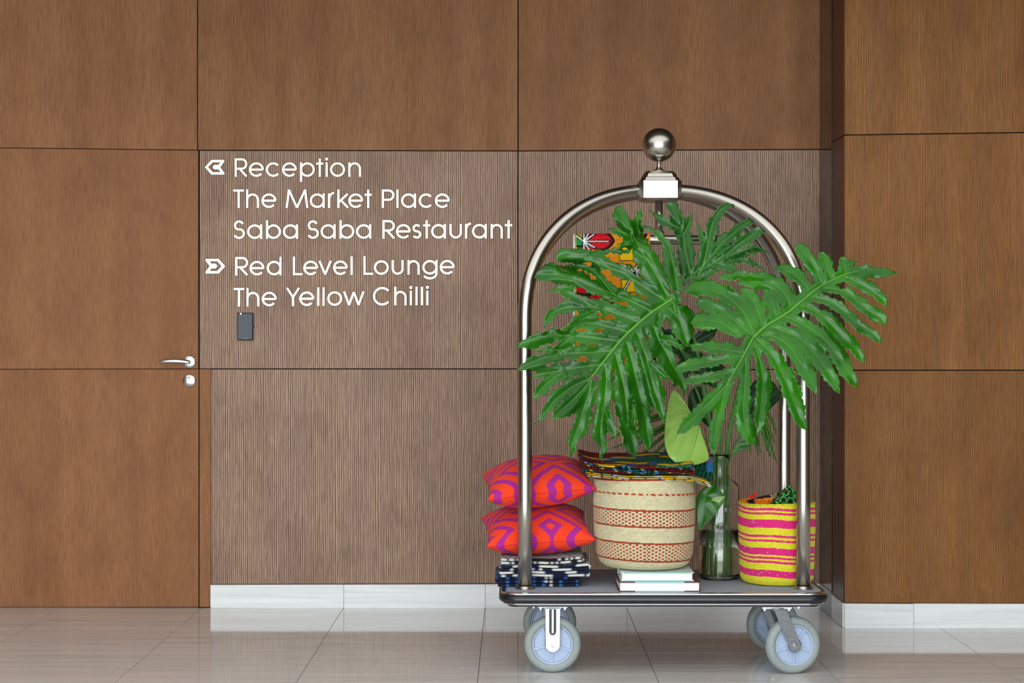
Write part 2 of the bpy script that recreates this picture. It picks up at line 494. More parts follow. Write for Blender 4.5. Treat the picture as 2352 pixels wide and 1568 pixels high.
# ------------------------------------------------------------------ raised brass lettering
HS = 2.2   # half stroke in photo pixels
def arc(cx, cy, rx, ry, a0, a1, n=None):
    n = n or max(6, int(abs(a1-a0)/9))
    return [(cx+rx*math.cos(math.radians(a0+(a1-a0)*i/n)), cy-ry*math.sin(math.radians(a0+(a1-a0)*i/n))) for i in range(n+1)]
def glyph(ch, x0, x1, yb, cap=42.0, xh=32.8, hs=HS):
    a, b = x0+hs, x1-hs
    B = yb-hs; XT = yb-xh+hs; CT = yb-cap+hs
    cx = (a+b)/2; cy = yb-xh/2; rx = (b-a)/2; ry = xh/2-hs
    yt = yb-xh; yc = yb-cap
    if ch == 'o': return [arc(cx, cy, rx, ry, 0, 360)]
    if ch == 'e': return [[(b, cy), (a, cy)], arc(cx, cy, rx, ry, 0, 318)]
    if ch == 'c': return [arc(cx, cy, rx, ry, 42, 318)]
    if ch == 'a': return [arc(cx, cy, rx, ry, 0, 360), [(b, yb), (b, yt)]]
    if ch == 'd': return [arc(cx, cy, rx, ry, 0, 360), [(b, yb), (b, yc)]]
    if ch == 'b': return [arc(cx, cy, rx, ry, 0, 360), [(a, yb), (a, yc)]]
    if ch == 'p': return [arc(cx, cy, rx, ry, 0, 360), [(a, yb+11.5), (a, yt)]]
    if ch == 'g': return [arc(cx, cy, rx, ry, 0, 360), [(b, yt), (b, yb-2)], arc(cx, yb-2, rx, 11.0, 0, -150)]
    if ch in 'hn':
        top = yc if ch == 'h' else yt
        r = rx; y = XT+min(r, xh*0.5)
        return [[(a, yb), (a, top)], arc(cx, y, r, y-XT, 180, 0)+[(b, yb)]]
    if ch == 'u':
        y = B-min(rx, xh*0.5)
        return [[(a, yt)]+arc(cx, y, rx, B-y, 180, 360), [(b, yt), (b, y)]]
    if ch == 'r': return [[(a, yb), (a, yt)], [(a, yb-xh*0.55)]+arc(a+rx*1.9, yb-xh*0.55, rx*1.9, xh*0.55-hs, 170, 85)]
    if ch == 't': return [[(cx, yb), (cx, yc+0.5)], [(x0, XT+0.5), (x1, XT+0.5)]]
    if ch == 'i': return [[(cx, yb), (cx, yt)], 'dot', (cx, yc+1.5)]
    if ch == 'l': return [[(cx, yb), (cx, yc)]]
    if ch == 'k': return [[(a, yb), (a, yc)], [(b+0.5, yt+1), (a, yb-12)], [(a+(b-a)*0.3, yb-17), (b+1.5, yb-0.5)]]
    if ch == 's': return [arc(cx, XT+ry*0.5, rx*0.92, ry*0.5, 35, 265, 16)[:-1]+arc(cx, B-ry*0.5, rx, ry*0.5, 85, -150, 16)]
    if ch == 'v': return [[(a-0.5, yt+0.5), (cx, B+0.8)], [(cx, B+0.8), (b+0.5, yt+0.5)]]
    if ch == 'w':
        q = (b-a)/4
        return [[(a-0.5, yt+0.5), (a+q, B+0.5)], [(a+q, B+0.5), (cx, yt+2)], [(cx, yt+2), (b-q, B+0.5)], [(b-q, B+0.5), (b+0.5, yt+0.5)]]
    r2 = cap*0.27-hs*0.3
    if ch in 'RP':
        yb2 = CT+2*r2
        s = [[(a, yb), (a, yc)], [(a, CT)]+arc(b-r2, CT+r2, r2, r2, 90, -90)+[(a, yb2)]]
        if ch == 'R': s.append([(a+(b-a)*0.35, yb2), (b+0.5, yb-0.8)])
        return s
    if ch == 'T': return [[(x0, CT), (x1, CT)], [(cx, yb), (cx, CT)]]
    if ch == 'L': return [[(a, yc), (a, yb)], [(a, B), (x1, B)]]
    if ch == 'E': return [[(a, yc), (a, yb)], [(a, B), (x1, B)], [(a, CT), (x1, CT)], [(a, (B+CT)/2), (x1, (B+CT)/2)]]
    if ch == 'D': return [[(a, yb), (a, yc)], [(a, CT)]+arc(a+(b-a)*0.3, (B+CT)/2, (b-a)*0.7, (B-CT)/2, 90, -90)+[(a, B)]]
    if ch == 'U': return [[(a, yc)]+arc(cx, B-rx, rx, rx, 180, 360)+[(b, yc)]]
    if ch == 'O': return [arc(cx, (B+CT)/2, rx, (B-CT)/2, 0, 360)]
    if ch == 'C': return [arc(cx, (B+CT)/2, rx, (B-CT)/2, 42, 318)]
    if ch == 'M': return [[(a-1.2, yb), (a+4, yc)], [(a+4, yc+1), (cx, yb-0.5)], [(cx, yb-0.5), (b-4, yc+1)], [(b-4, yc), (b+1.2, yb)]]
    if ch == 'Y': return [[(a-0.5, yc+0.5), (cx, yb-cap*0.48)], [(b+0.5, yc+0.5), (cx, yb-cap*0.48)], [(cx, yb-cap*0.5), (cx, yb)]]
    if ch == 'S':
        hgt = (B-CT)
        return [arc(cx, CT+hgt*0.25, rx*0.85, hgt*0.25, 25, 250, 18)+arc(cx, B-hgt*0.265, rx, hgt*0.265, 70, -155, 18)]
    return []
def stroke_mesh(mb, polys, to3, hs, d0, d1, step=0.00012):
    i = 0; lay = 0
    while i < len(polys):
        s = polys[i]
        if s == 'dot':
            c = polys[i+1]; i += 2
            pts = [to3(c[0]+3.3*math.cos(2*PI*k/20), c[1]-3.3*math.sin(2*PI*k/20)) for k in range(20)]
            mb.prism(pts, d0-lay*step, d1); continue
        i += 1
        p = np.array(s, dtype=float); closed = len(p) > 3 and np.linalg.norm(p[0]-p[-1]) < 1e-3
        if closed: p = p[:-1]
        m = len(p)
        L = []; R = []
        for k in range(m):
            if closed: t0 = p[k]-p[k-1]; t1 = p[(k+1) % m]-p[k]
            else:
                t0 = p[k]-p[k-1] if k else p[1]-p[0]
                t1 = p[k+1]-p[k] if k < m-1 else p[k]-p[k-1]
            t0 = t0/max(np.linalg.norm(t0), 1e-9); t1 = t1/max(np.linalg.norm(t1), 1e-9)
            n0 = np.array([t0[1], -t0[0]]); n1 = np.array([t1[1], -t1[0]])
            nn = n0+n1; nn = nn/max(np.linalg.norm(nn), 1e-6)
            q = hs/max(nn.dot(n0), 0.5)
            L.append(p[k]+nn*q); R.append(p[k]-nn*q)
        f0 = d0-lay*step; lay += 1
        v = []; 
        for k in range(m):
            for pt, dd in ((L[k], f0), (R[k], f0), (R[k], d1), (L[k], d1)):
                w = to3(pt[0], pt[1]); v.append((w[0], dd, w[1]))
        f = []
        for k in range(m if closed else m-1):
            a = 4*k; b = 4*((k+1) % m)
            for e in range(4):
                f.append((a+e, b+e, b+(e+1) % 4, a+(e+1) % 4))
        if not closed:
            f.append((0, 1, 2, 3)); f.append((4*m-1, 4*m-2, 4*m-3, 4*m-4))
        mb.add(v, f)
    return mb
wall_xy = lambda px, py: (X(px, DW), Z(py, DW))
S2 = 730/2352
LINES = [
 ('Reception', 213, 213, [('R',258,350),('e',363,472),('c',488,597),('e',608,716),('p',740,848),('t',860,912),('i',927,946),('o',963,1072),('n',1098,1190)], 'first line beside the left arrow'),
 ('The Market Place', 443, 443, [('T',247,325),('h',342,436),('e',455,565),('M',638,797),('a',813,922),('r',948,998),('k',1016,1097),('e',1098,1206),('t',1218,1270),('P',1345,1437),('l',1452,1468),('a',1488,1597),('c',1618,1726),('e',1738,1846)], 'second line'),
 ('Saba Saba Restaurant', 672, 668, [('S',247,332),('a',350,460),('b',490,598),('a',614,724),('S',793,878),('a',893,1002),('b',1032,1140),('a',1155,1266),('R',1350,1440),('e',1450,1558),('s',1570,1636),('t',1650,1702),('a',1710,1818),('u',1846,1936),('r',1960,2010),('a',2012,2120),('n',2150,2238),('t',2255,2308)], 'third line, the longest'),
 ('Red Level Lounge', 942, 934, [('R',262,355),('e',368,476),('d',494,603),('L',688,757),('e',765,873),('v',878,973),('e',985,1092),('l',1113,1130),('L',1210,1280),('o',1287,1395),('u',1418,1505),('n',1535,1623),('g',1645,1755),('e',1774,1882)], 'fourth line beside the right arrow'),
 ('The Yellow Chilli', 1171, 1161, [('T',250,328),('h',345,438),('e',458,567),('Y',638,738),('e',735,845),('l',867,883),('l',906,922),('o',942,1050),('w',1060,1215),('C',1280,1415),('h',1437,1527),('i',1549,1569),('l',1593,1609),('l',1633,1649),('i',1671,1692)], 'last line above the card reader'),
]
for text, z0, z1, gl, where in LINES:
    xa, xb = gl[0][1], gl[-1][2]
    t = thing('wall_lettering', 'raised brass letters reading "%s", %s' % (text, where), 'sign', (X(460+xa*S2, DW), DW, Z(340+z0*S2, DW)), 'brass wayfinding letters on the wall')
    for ch, a, b in gl:
        yb = 340+(z0+(z1-z0)*(a-xa)/max(xb-xa, 1))*S2
        mb = MB()
        stroke_mesh(mb, glyph(ch, 460+a*S2, 460+b*S2, yb), wall_xy, HS, DW-0.008, DW-0.0002)
        mb.build('letter', M_BRASS, t)
def arrow_sign(pts_out, pts_in, label):
    """solid outline with a cut-out; the outline and the hole are joined with a keyhole seam"""
    to = [wall_xy(*p) for p in pts_out]; ti = [wall_xy(*p) for p in pts_in]
    n = len(to); m = len(ti)
    vv = [Vector((p[0], p[1])) for p in to+ti]
    ed = [(i, (i+1) % n) for i in range(n)]+[(n+i, n+(i+1) % m) for i in range(m)]
    r = delaunay_2d_cdt(vv, ed, [], 0, 1e-7)
    def inside(p, poly):
        c = False
        for i in range(len(poly)):
            a = poly[i]; b = poly[i-1]
            if (a[1] > p[1]) != (b[1] > p[1]) and p[0] < (b[0]-a[0])*(p[1]-a[1])/(b[1]-a[1])+a[0]: c = not c
        return c
    tri = []
    for f in r[2]:
        g = sum((r[0][i] for i in f), Vector((0, 0)))/len(f)
        if inside(g, to) and not inside(g, ti): tri.append(tuple(f))
    k = len(r[0]); d0, d1 = DW-0.008, DW-0.0002
    v = [(p[0], d0, p[1]) for p in r[0]]+[(p[0], d1, p[1]) for p in r[0]]
    f = [tuple(t) for t in tri]+[tuple(i+k for i in reversed(t)) for t in tri]
    ec = {}
    for t in tri:
        for i in range(3):
            e = (t[i], t[(i+1) % 3]); ec[e] = 1
    for (a, b) in list(ec):
        if (b, a) not in ec: f.append((b, a, a+k, b+k))
    o = mesh_obj('arrow_sign', v, f, M_BRASS, None, loc=(to[0][0], DW, to[0][1]))
    tag(o, label, 'sign', 'brass wayfinding arrows')
s = 86/2352
q = lambda pts, ox, oy, sc: [(ox+x*sc, oy+y*sc) for x, y in pts]
arrow_sign(q([(200,800),(590,370),(640,345),(1350,345),(1410,385),(1425,440),(1165,800),(1440,1185),(1410,1240),(1340,1265),(630,1265),(580,1230)], 464, 355, s),
           q([(405,800),(690,490),(1180,490),(1050,660),(800,660),(700,760),(695,820),(800,940),(1060,940),(1185,1115),(690,1115)], 464, 355, s),
           'brass arrow pointing left, beside the word Reception')
s = 86/2247
arrow_sign(q([(1410,820),(1040,1230),(1000,1255),(285,1255),(235,1215),(225,1165),(485,815),(225,460),(240,410),(285,385),(1000,385),(1035,410)], 464, 580, s),
           q([(1205,820),(930,515),(465,515),(590,675),(830,675),(930,780),(935,850),(830,950),(590,950),(465,1110),(930,1110)], 464, 580, s),
           'brass arrow pointing right, beside the words Red Level Lounge')

# ------------------------------------------------------------------ the luggage cart
CX = 0.5335; HXP = 0.4877; DF, DB = 6.106, 6.537; DC = (DF+DB)/2
ZD = 0.288
M_RUBBER = plain('bumper_rubber', srgb(26, 28, 34), 0.32, spec=0.6, var=0.3, scale=30)
M_UNDER = plain('deck_underside', srgb(34, 34, 40), 0.45, var=0.2, scale=120)
def carpet_mat():
    k = N('grey_carpet')
    n1 = k.noise(k.pos(1, 1, 1), 420, 2, 0.7)
    n2 = k.noise(k.pos(1, 1, 1), 14, 3)
    c = k.ramp(n1, [(0.35, srgb(92, 100, 114)), (0.5, srgb(160, 168, 182)), (0.66, srgb(232, 236, 244))])
    c = k.mix(k.math('MULTIPLY', n2, 0.25), c, srgb(120, 128, 142))
    k.l(c, k.b.inputs['Base Color']); k.set(Roughness=0.95); k.bump(n1, 0.003)
    return k.m
M_CARPET = carpet_mat()
cart = thing('luggage_cart', 'brushed nickel birdcage luggage cart with domed frame, ball finial and grey carpeted deck', 'luggage cart', (CX, DC, 0))
DXC, DYC = 0.527, (6.012+6.632)/2
HX, HY = 0.553, 0.31
def rrect(hx, hy, r, n=10):
    out = []
    for cx, cy, a0 in ((hx-r, hy-r, 0), (-hx+r, hy-r, 90), (-hx+r, -hy+r, 180), (hx-r, -hy+r, 270)):
        for i in range(n+1):
            a = math.radians(a0+90*i/n); out.append((cx+r*math.cos(a), cy+r*math.sin(a)))
    return out
def rr_sweep(prof, r=0.055):
    """closed profile of (outset, z) swept round the rounded deck outline"""
    v = []; f = []; m = len(prof)
    loops = [rrect(HX+o, HY+o, r+o) for o, z in prof]; n = len(loops[0])
    for k in range(n):
        for j in range(m): v.append((DXC+loops[j][k][0], DYC+loops[j][k][1], prof[j][1]))
    for k in range(n):
        for j in range(m):
            a = k*m+j; b = ((k+1) % n)*m+j; a2 = k*m+(j+1) % m; b2 = ((k+1) % n)*m+(j+1) % m
            f.append((a, b, b2, a2))
    return MB().add(v, f)
def rr_slab(o, z0, z1, r=0.055):
    lp = rrect(HX+o, HY+o, r+o); n = len(lp)
    v = [(DXC+x, DYC+y, z0) for x, y in lp]+[(DXC+x, DYC+y, z1) for x, y in lp]
    f = [tuple(range(n-1, -1, -1)), tuple(range(n, 2*n))]+[(i, (i+1) % n, (i+1) % n+n, i+n) for i in range(n)]
    return MB().add(v, f)
rr_slab(-0.004, 0.2455, 0.282).build('deck_board', M_UNDER, cart)
bevel(rr_slab(-0.005, 0.2822, ZD).build('carpet', M_CARPET, cart), 0.002)
rr_sweep([(-0.0048, 0.280), (0.0105, 0.280), (0.0125, 0.283), (0.009, 0.2870), (0.0, 0.2882), (-0.0048, 0.2882)]).build('trim_strip', M_CHROME, cart, True)
bp = [(-0.003, 0.280)]+[(0.006+0.0135*math.cos(a), 0.2655+0.0142*math.sin(a)) for a in np.linspace(1.45, -1.45, 10)]+[(-0.003, 0.251)]
rr_sweep(bp).build('bumper', M_RUBBER, cart, True)
rr_sweep([(-0.004, 0.2508), (0.006, 0.2508), (0.007, 0.2485), (0.005, 0.2458), (-0.004, 0.2458)]).build('trim_strip', M_CHROME, cart, True)
rr_slab(-0.012, 0.237, 0.2455).build('base_plate', M_UNDER, cart)

# four frame tubes: post, then a quarter arch running to the hub
ZS, ZTOP = 1.232, 1.700
RT = 0.0248
for sx in (-1, 1):
    for sy, d in ((-1, DF), (1, DB)):
        pts = [(CX+sx*HXP, d, ZD-0.002), (CX+sx*HXP, d, 0.6), (CX+sx*HXP, d, 0.95)]
        for i in range(37):
            t = i/36*PI/2
            e = 2/2.2
            cx_ = math.cos(t)**e if i < 36 else 0.0
            sz_ = math.sin(t)**e
            w = max(cx_, 0.11)
            pts.append((CX+sx*HXP*w, DC+(d-DC)*w, ZS+(ZTOP-ZS)*sz_))
            if cx_ <= 0.11: break
        MB().tube(pts, RT, 24).build('frame_tube', M_NICKEL, cart, True)
        fl = MB().lathe([(0.0252, 0.012), (0.029, 0.011), (0.031, 0.004), (0.0345, 0.003), (0.0345, 0.0), (0.0252, 0.0)], (CX+sx*HXP, d, ZD), 32, closed=True)
        smooth_by_angle(fl.build('post_flange', M_NICKEL, cart))
        # ferrule where the arch enters the hub
        a = Vector((CX+sx*0.056, DC+(d-DC)*0.115, ZTOP)); b = Vector((CX+sx*0.076, DC+(d-DC)*0.156, ZTOP-0.0005))
        MB().tube([a, b], 0.0268, 24).build('ferrule', M_NICKEL, cart, True)
# hub: octagonal, stepped
def octa(hx, hy, ch):
    return [(-hx+ch, -hy), (hx-ch, -hy), (hx, -hy+ch), (hx, hy-ch), (hx-ch, hy), (-hx+ch, hy), (-hx, hy-ch), (-hx, -hy+ch)]
def octa_loft(secs, c):
    v = []; f = []
    for hx, hy, ch, z in secs:
        v += [(c[0]+x, c[1]+y, z) for x, y in octa(hx, hy, ch)]
    for i in range(len(secs)-1):
        for k in range(8):
            a = i*8+k; b = i*8+(k+1) % 8; f.append((a, b, b+8, a+8))
    f.append(tuple(range(7, -1, -1))); m = (len(secs)-1)*8; f.append(tuple(range(m, m+8)))
    return MB().add(v, f)
zc0 = 1.700
hub = octa_loft([(0.062, 0.062, 0.02, zc0-0.038), (0.076, 0.074, 0.0155, zc0-0.031), (0.077, 0.075, 0.0155, zc0-0.0295), (0.077, 0.075, 0.0155, zc0+0.033), (0.072, 0.070, 0.0155, zc0+0.0335),
                 (0.066, 0.064, 0.0155, zc0+0.047), (0.062, 0.060, 0.0155, zc0+0.0475), (0.058, 0.056, 0.0155, zc0+0.060), (0.047, 0.045, 0.012, zc0+0.070), (0.02, 0.02, 0.006, zc0+0.072)], (CX, DC)).build('hub', M_NICKEL, cart)
bevel(hub, 0.0012, 2, 0.3)
zf = zc0+0.071
RB = 0.0615
fin = MB().lathe([(0.0, 0.0), (0.024, 0.0), (0.0235, 0.003), (0.016, 0.007), (0.0095, 0.014), (0.0068, 0.022), (0.0085, 0.031), (0.0125, 0.037), (0.0, 0.037)], (CX, DC, zf), 32)
fin = smooth_by_angle(fin.build('finial', M_NICKEL, cart))
zb_ = zf+0.037+RB-0.0015
MB().lathe([(max(RB*math.cos(t), 0.0), RB*math.sin(t)) for t in np.linspace(-PI/2, PI/2, 33)], (CX, DC, zb_), 48).build('finial_ball', M_NICKEL, fin, True)
# hanging rod and rail
zr = Z(551, DC)
MB().tube([(CX, DC, zc0-0.03), (CX, DC, zr)], 0.0135, 20).build('hanger_rod', M_NICKEL, cart, True)
MB().lathe([(0.0137, 0.0), (0.019, -0.004), (0.0205, -0.012), (0.0137, -0.014)], (CX, DC, zr+0.034), 24).build('rod_collar', M_NICKEL, cart, True)
MB().tube([(CX-0.275, DC, zr), (CX, DC, zr), (CX+0.272, DC, zr)], 0.0178, 24).build('hanger_rail', M_NICKEL, cart, True)
for sx in (-1, 1):
    pts = []; rs = []
    for t in np.linspace(0, PI/2*0.98, 8):
        pts.append((CX+sx*(0.271+0.021*math.sin(t)), DC, zr)); rs.append(0.0195*math.cos(t)+0.0004)
    MB().tube([(CX+sx*0.262, DC, zr)]+pts, [0.0195]+rs, 24).build('end_cap', M_NICKEL, cart, True)

# casters
M_TIRE = plain('grey_rubber_tread', srgb(150, 160, 158), 0.55, var=0.1, scale=90)
M_WHEEL = plain('pale_blue_wheel_plastic', srgb(176, 192, 218), 0.45, var=0.06, scale=140)
RW = 0.1
def caster(px_x, dep, pivot_x, yaw, fixed):
    """wheel centre at (px_x, dep); local frame: wheel axis = local y, turned by yaw about z"""
    c = Vector((px_x, dep, RW))
    M = Matrix.Translation(c) @ Matrix.Rotation(yaw, 4, 'Z')
    hw = 0.0225
    mat = M_ZINC if fixed else M_GALV
    fk = MB()
    piv = M.inverted() @ Vector((pivot_x, dep, RW))
    topz = 0.130
    for s in (-1, 1):
        y0 = s*(hw+0.004); y1 = s*(hw+0.0075)
        w = 0.0265 if fixed else 0.023
        tx = piv.x
        pts = [(tx-w, topz), (0-w*0.95, 0.004)] if not fixed else [(-w, topz), (-w, -0.012)]
        # rounded lower end
        low = [(w*math.cos(a)*0.98, w*math.sin(a)*0.98) for a in np.linspace(PI*1.12, PI*1.95, 9)]
        out = [(tx-w, topz)]+low+[(tx+w, topz)]
        n = len(out)
        v = [(x, y0, z) for x, z in out]+[(x, y1, z) for x, z in out]
        f = [tuple(range(n)), tuple(range(2*n-1, n-1, -1))]+[(i, i+n, (i+1) % n+n, (i+1) % n) for i in range(n)]
        fk.add(v, f)
        if fixed:   # pressed rib down the leg
            fk.tube([(0, s*(hw+0.0045), 0.125), (0, s*(hw+0.0055), 0.045), (0, s*(hw+0.0035), 0.036)], [0.0125, 0.0125, 0.009], 12)
    fk.box(piv.x-0.03, piv.x+0.03, -hw-0.0075, hw+0.0075, topz-0.004, topz)
    if not fixed:
        fk.lathe([(0.034, 0.0), (0.036, 0.003), (0.036, 0.005), (0.03, 0.0065)], (piv.x, 0, topz-0.002), 28)
    fk.xform(M)
    fo = bevel(fk.build('caster', mat, cart), 0.0008, 1)
    tire = MB().lathe([(0.070, -0.0175), (0.078, -0.0205), (0.088, -0.0205), (0.0955, -0.0155), (0.0992, -0.006), (0.1, 0.0), (0.0992, 0.006), (0.0955, 0.0155), (0.088, 0.0205), (0.078, 0.0205), (0.070, 0.0175)], (0, 0, 0), 64, 'y', closed=True).xform(M)
    tire.build('tire', M_TIRE, fo, True)
    wh = MB().lathe([(0.0, -0.006), (0.026, -0.006), (0.026, -0.0185), (0.029, -0.0185), (0.031, -0.007), (0.062, -0.0065), (0.0665, -0.017), (0.0715, -0.0175), (0.0715, 0.0175), (0.0665, 0.017), (0.062, 0.0065), (0.031, 0.007), (0.029, 0.0185), (0.0, 0.0185)], (0, 0, 0), 56, 'y')
    ph = -0.9 if fixed else 0.35
    for k in range(5):
        a = ph+2*PI*k/5
        for s in (-1, 1):
            b = MB().box(0.028, 0.0655, -0.0035, 0.0035, -0.0035, 0.0035)
            R_ = Matrix.Translation((0, s*0.0105, 0)) @ Matrix.Rotation(a, 4, 'Y')
            b.xform(R_); wh.add(b.v, b.f)
    wh.xform(M)
    smooth_by_angle(wh.build('wheel', M_WHEEL, fo), 0.5)
    ax = MB().lathe([(0.0, -hw-0.0125), (0.0045, -hw-0.0125), (0.006, -hw-0.0105), (0.0062, -hw-0.0098), (0.0085, -hw-0.0096), (0.009, -hw-0.007), (0.009, hw+0.007), (0.0085, hw+0.0096), (0.0, hw+0.012)], (0, 0, 0), 24, 'y').xform(M)
    ax.build('axle_bolt', M_CHROME, fo, False)
    pl = MB().box(pivot_x-0.052, pivot_x+0.052, dep-0.042, dep+0.042, 0.2305, 0.2369)
    pl = bevel(pl.build('mounting_plate', M_ZINC, fo), 0.0008, 1)
    for bx in (-0.042, 0.042):
        MB().lathe([(0.0, 0.0), (0.0035, 0.0), (0.0038, 0.004), (0.0065, 0.0045), (0.0065, 0.0095)], (pivot_x+bx, dep-0.03, 0.2212), 6).build('plate_bolt', M_CHROME, fo)
caster(0.1415, 6.087, 0.1415, 0.0, True)
caster(0.1415, 6.545, 0.1415, 0.0, True)
caster(0.977, 6.065, 0.917, math.radians(13), False)
caster(0.972, 6.50, 0.917, math.radians(9), False)
for x, y in ((0.075, 6.06), (0.995, 6.05)):
    MB().lathe([(0.0, 0.0), (0.004, 0.0), (0.004, 0.004), (0.0075, 0.0045), (0.0075, 0.009)], (x, y, 0.228), 6).build('deck_bolt', M_CHROME, cart)

# ------------------------------------------------------------------ soft goods and vessels on the cart
def grid_faces(nu, nv, wrap_u=False, flip=False):
    f = []
    for i in range(nu if wrap_u else nu-1):
        for j in range(nv-1):
            a = i*nv+j; b = ((i+1) % nu)*nv+j
            f.append((a, a+1, b+1, b) if flip else (a, b, b+1, a+1))
    return f
def tri_wave(x, p): return np.abs((x/p+0.5) % 1.0-0.5)*p

# --- cushions
ORANGE = np.array(srgb(255, 72, 38)[:3]); PURPLE = np.array(srgb(176, 46, 150)[:3])
M_CUSHION = attr_mat('cushion_cotton', 0.85, 1400, 0.0004, 0.15, 0.05, 0.06)
M_SEAM = plain('cushion_seam', srgb(205, 40, 40), 0.85)
def cushion(label, c, a, b, T, tilt, roll, yaw, ph):
    n = 200
    u, v = np.meshgrid(np.linspace(-1, 1, n), np.linspace(-1, 1, n), indexing='ij')
    k = 0.085
    x = a*u*(1-k*(1-np.abs(v)**2.2)); y = b*v*(1-k*(1-np.abs(u)**2.2))
    t = T*(np.clip(1-np.abs(u)**2.3, 0, 1)*np.clip(1-np.abs(v)**2.3, 0, 1))**0.5
    wr = 0.0035*np.sin(u*19+v*7)*np.exp(-((1-np.abs(v))/0.16))*np.clip((1-np.abs(v))*8, 0, 1)
    wr += 0.003*np.sin(v*17-u*6)*np.exp(-((1-np.abs(u))/0.16))*np.clip((1-np.abs(u))*8, 0, 1)
    zt = t+wr; zb = -t*0.92+wr
    uu = u*a+ph[0]; vv = v*b*1.25+ph[1]
    tt = tri_wave(uu, 0.25)+tri_wave(vv, 0.28)
    m = ((tt+0.004) % 0.074) < 0.029
    col = np.where(m[..., None], PURPLE, ORANGE).reshape(-1, 3)
    top = np.stack([x, y, zt], -1).reshape(-1, 3); bot = np.stack([x, y, zb], -1).reshape(-1, 3)
    V = np.vstack([top, bot]); cols = np.vstack([col, col])
    N_ = n*n
    fa = grid_faces(n, n); fb = [tuple(i+N_ for i in f) for f in grid_faces(n, n, flip=True)]
    Mx = Matrix.Translation(c) @ Matrix.Rotation(yaw, 4, 'Z') @ Matrix.Rotation(tilt, 4, 'X') @ Matrix.Rotation(roll, 4, 'Y')
    R_ = np.array(Mx.to_3x3()); V = V @ R_.T+np.array(c)
    th = thing('cushion', label, 'cushion', c, 'orange and purple cushions')
    mesh_obj('cushion_cover', V, fa+fb, M_CUSHION, th, True, cols=cols)
    edge = [(i, 0) for i in range(0, n, 4)]+[(n-1, j) for j in range(0, n, 4)]+[(i, n-1) for i in range(n-1, -1, -4)]+[(0, j) for j in range(n-1, -1, -4)]
    pts = [Vector(V[i*n+j]) for i, j in edge]
    pts2 = [pts[0]]
    for p in pts[1:]:
        if (p-pts2[-1]).length > 1e-4: pts2.append(p)
    MB().tube(pts2, 0.0011, 6).build('seam', M_SEAM, th, True)
cushion('upper orange and purple zigzag cushion of the two piled on the cart', (0.093, 6.335, 0.645), 0.194, 0.19, 0.088, math.radians(9), math.radians(-6), math.radians(4), (0.06, 0.09))
cushion('lower orange and purple zigzag cushion, resting on the folded black and white textiles', (0.090, 6.335, 0.474), 0.194, 0.19, 0.086, math.radians(10), math.radians(-3.5), math.radians(4), (0.085, 0.055))

# --- folded textiles: a ribbon folded to and fro, extruded in depth
def fold_path(x0, x1, layers, gap, start_left=True, n=34):
    pts = []; z = 0; left = start_left
    for k in range(layers):
        a, b = (x0, x1) if left else (x1, x0)
        for t in np.linspace(0, 1, n): pts.append((a+(b-a)*t, z))
        if k < layers-1:
            s = 1 if left else -1
            for t in np.linspace(-PI/2, PI/2, 9)[1:-1]:
                pts.append((b+s*gap*0.5*math.cos(t), z+gap*0.5+gap*0.5*math.sin(t)))
        z += gap; left = not left
    return np.array(pts)
def folded_cloth(name, label, mat, path, th, y0, y1, zbase, warp, colfn, group=None, ny=26, front=None):
    p = path; n = len(p)
    tg = np.gradient(p, axis=0); tg /= np.maximum(np.linalg.norm(tg, axis=1), 1e-9)[:, None]
    nr = np.stack([-tg[:, 1], tg[:, 0]], 1)
    s = np.concatenate([[0], np.cumsum(np.linalg.norm(np.diff(p, axis=0), axis=1))])
    loop = np.vstack([p+nr*th/2, (p-nr*th/2)[::-1]]); sl = np.concatenate([s, s[::-1]])
    m = len(loop)
    V = []; C = []
    ys = np.linspace(y0, y1, ny)
    for y in ys:
        fy = (y-y0)/(y1-y0)
        edge = front(loop[:, 0], sl) if front else 0
        yy = y+edge*(1-fy)
        x = loop[:, 0]; z = loop[:, 1]+zbase+warp(x, fy, loop[:, 1])
        V.append(np.stack([x, np.broadcast_to(yy, x.shape), z], 1)); C.append(colfn(x, np.full_like(x, y), sl, loop[:, 1]))
    V = np.vstack(V); C = np.vstack(C)
    f = []
    for j in range(ny-1):
        for i in range(m):
            a = j*m+i; b = j*m+(i+1) % m
            f.append((a, b, b+m, a+m))
    for i in range(n-1):
        f.append((i, i+1, m-2-i, m-1-i)); o_ = (ny-1)*m
        f.append((o_+i+1, o_+i, o_+m-1-i, o_+m-2-i))
    c0 = V.mean(0); c0[2] = V[:, 2].min()
    t = thing(name, label, 'textile', tuple(c0), group)
    o = mesh_obj('folded_layers', V, f, mat, t, True, cols=C)
    return t
M_CLOTH = attr_mat('printed_cotton', 0.75, 1200, 0.0003, 0.2, 0.0, 0.08)
M_KNIT = attr_mat('woven_wool', 0.9, 700, 0.0012, 0.1, 0.1, 0.15)
BLACK = np.array([0.008, 0.008, 0.011]); WHITE = np.array([0.80, 0.79, 0.75]); NAVY = np.array([0.010, 0.016, 0.045])
def pick(m, a, b): return np.where(np.asarray(m)[:, None], a, b)
rngn = np.random.default_rng(3)
def c_navy(x, y, s, z):
    w = (np.sin(x*330+y*40) > 0.15) & (np.sin(s*210) > 0.2)
    c = pick(w, np.array([0.05, 0.20, 0.62]), NAVY)
    w2 = (np.sin(x*330) > 0.35) & (x > 0.08) & (x < 0.19) & (np.abs(np.sin(s*90)) > 0.5)
    return pick(w2, WHITE, c)
def c_zig(x, y, s, z):
    q = s*46+2.2*tri_wave(x+y*0.3, 0.09)/0.045+0.9*np.sign(np.sin(x*60))
    return pick((q % 1.0) < 0.5, WHITE, NAVY*1.2)
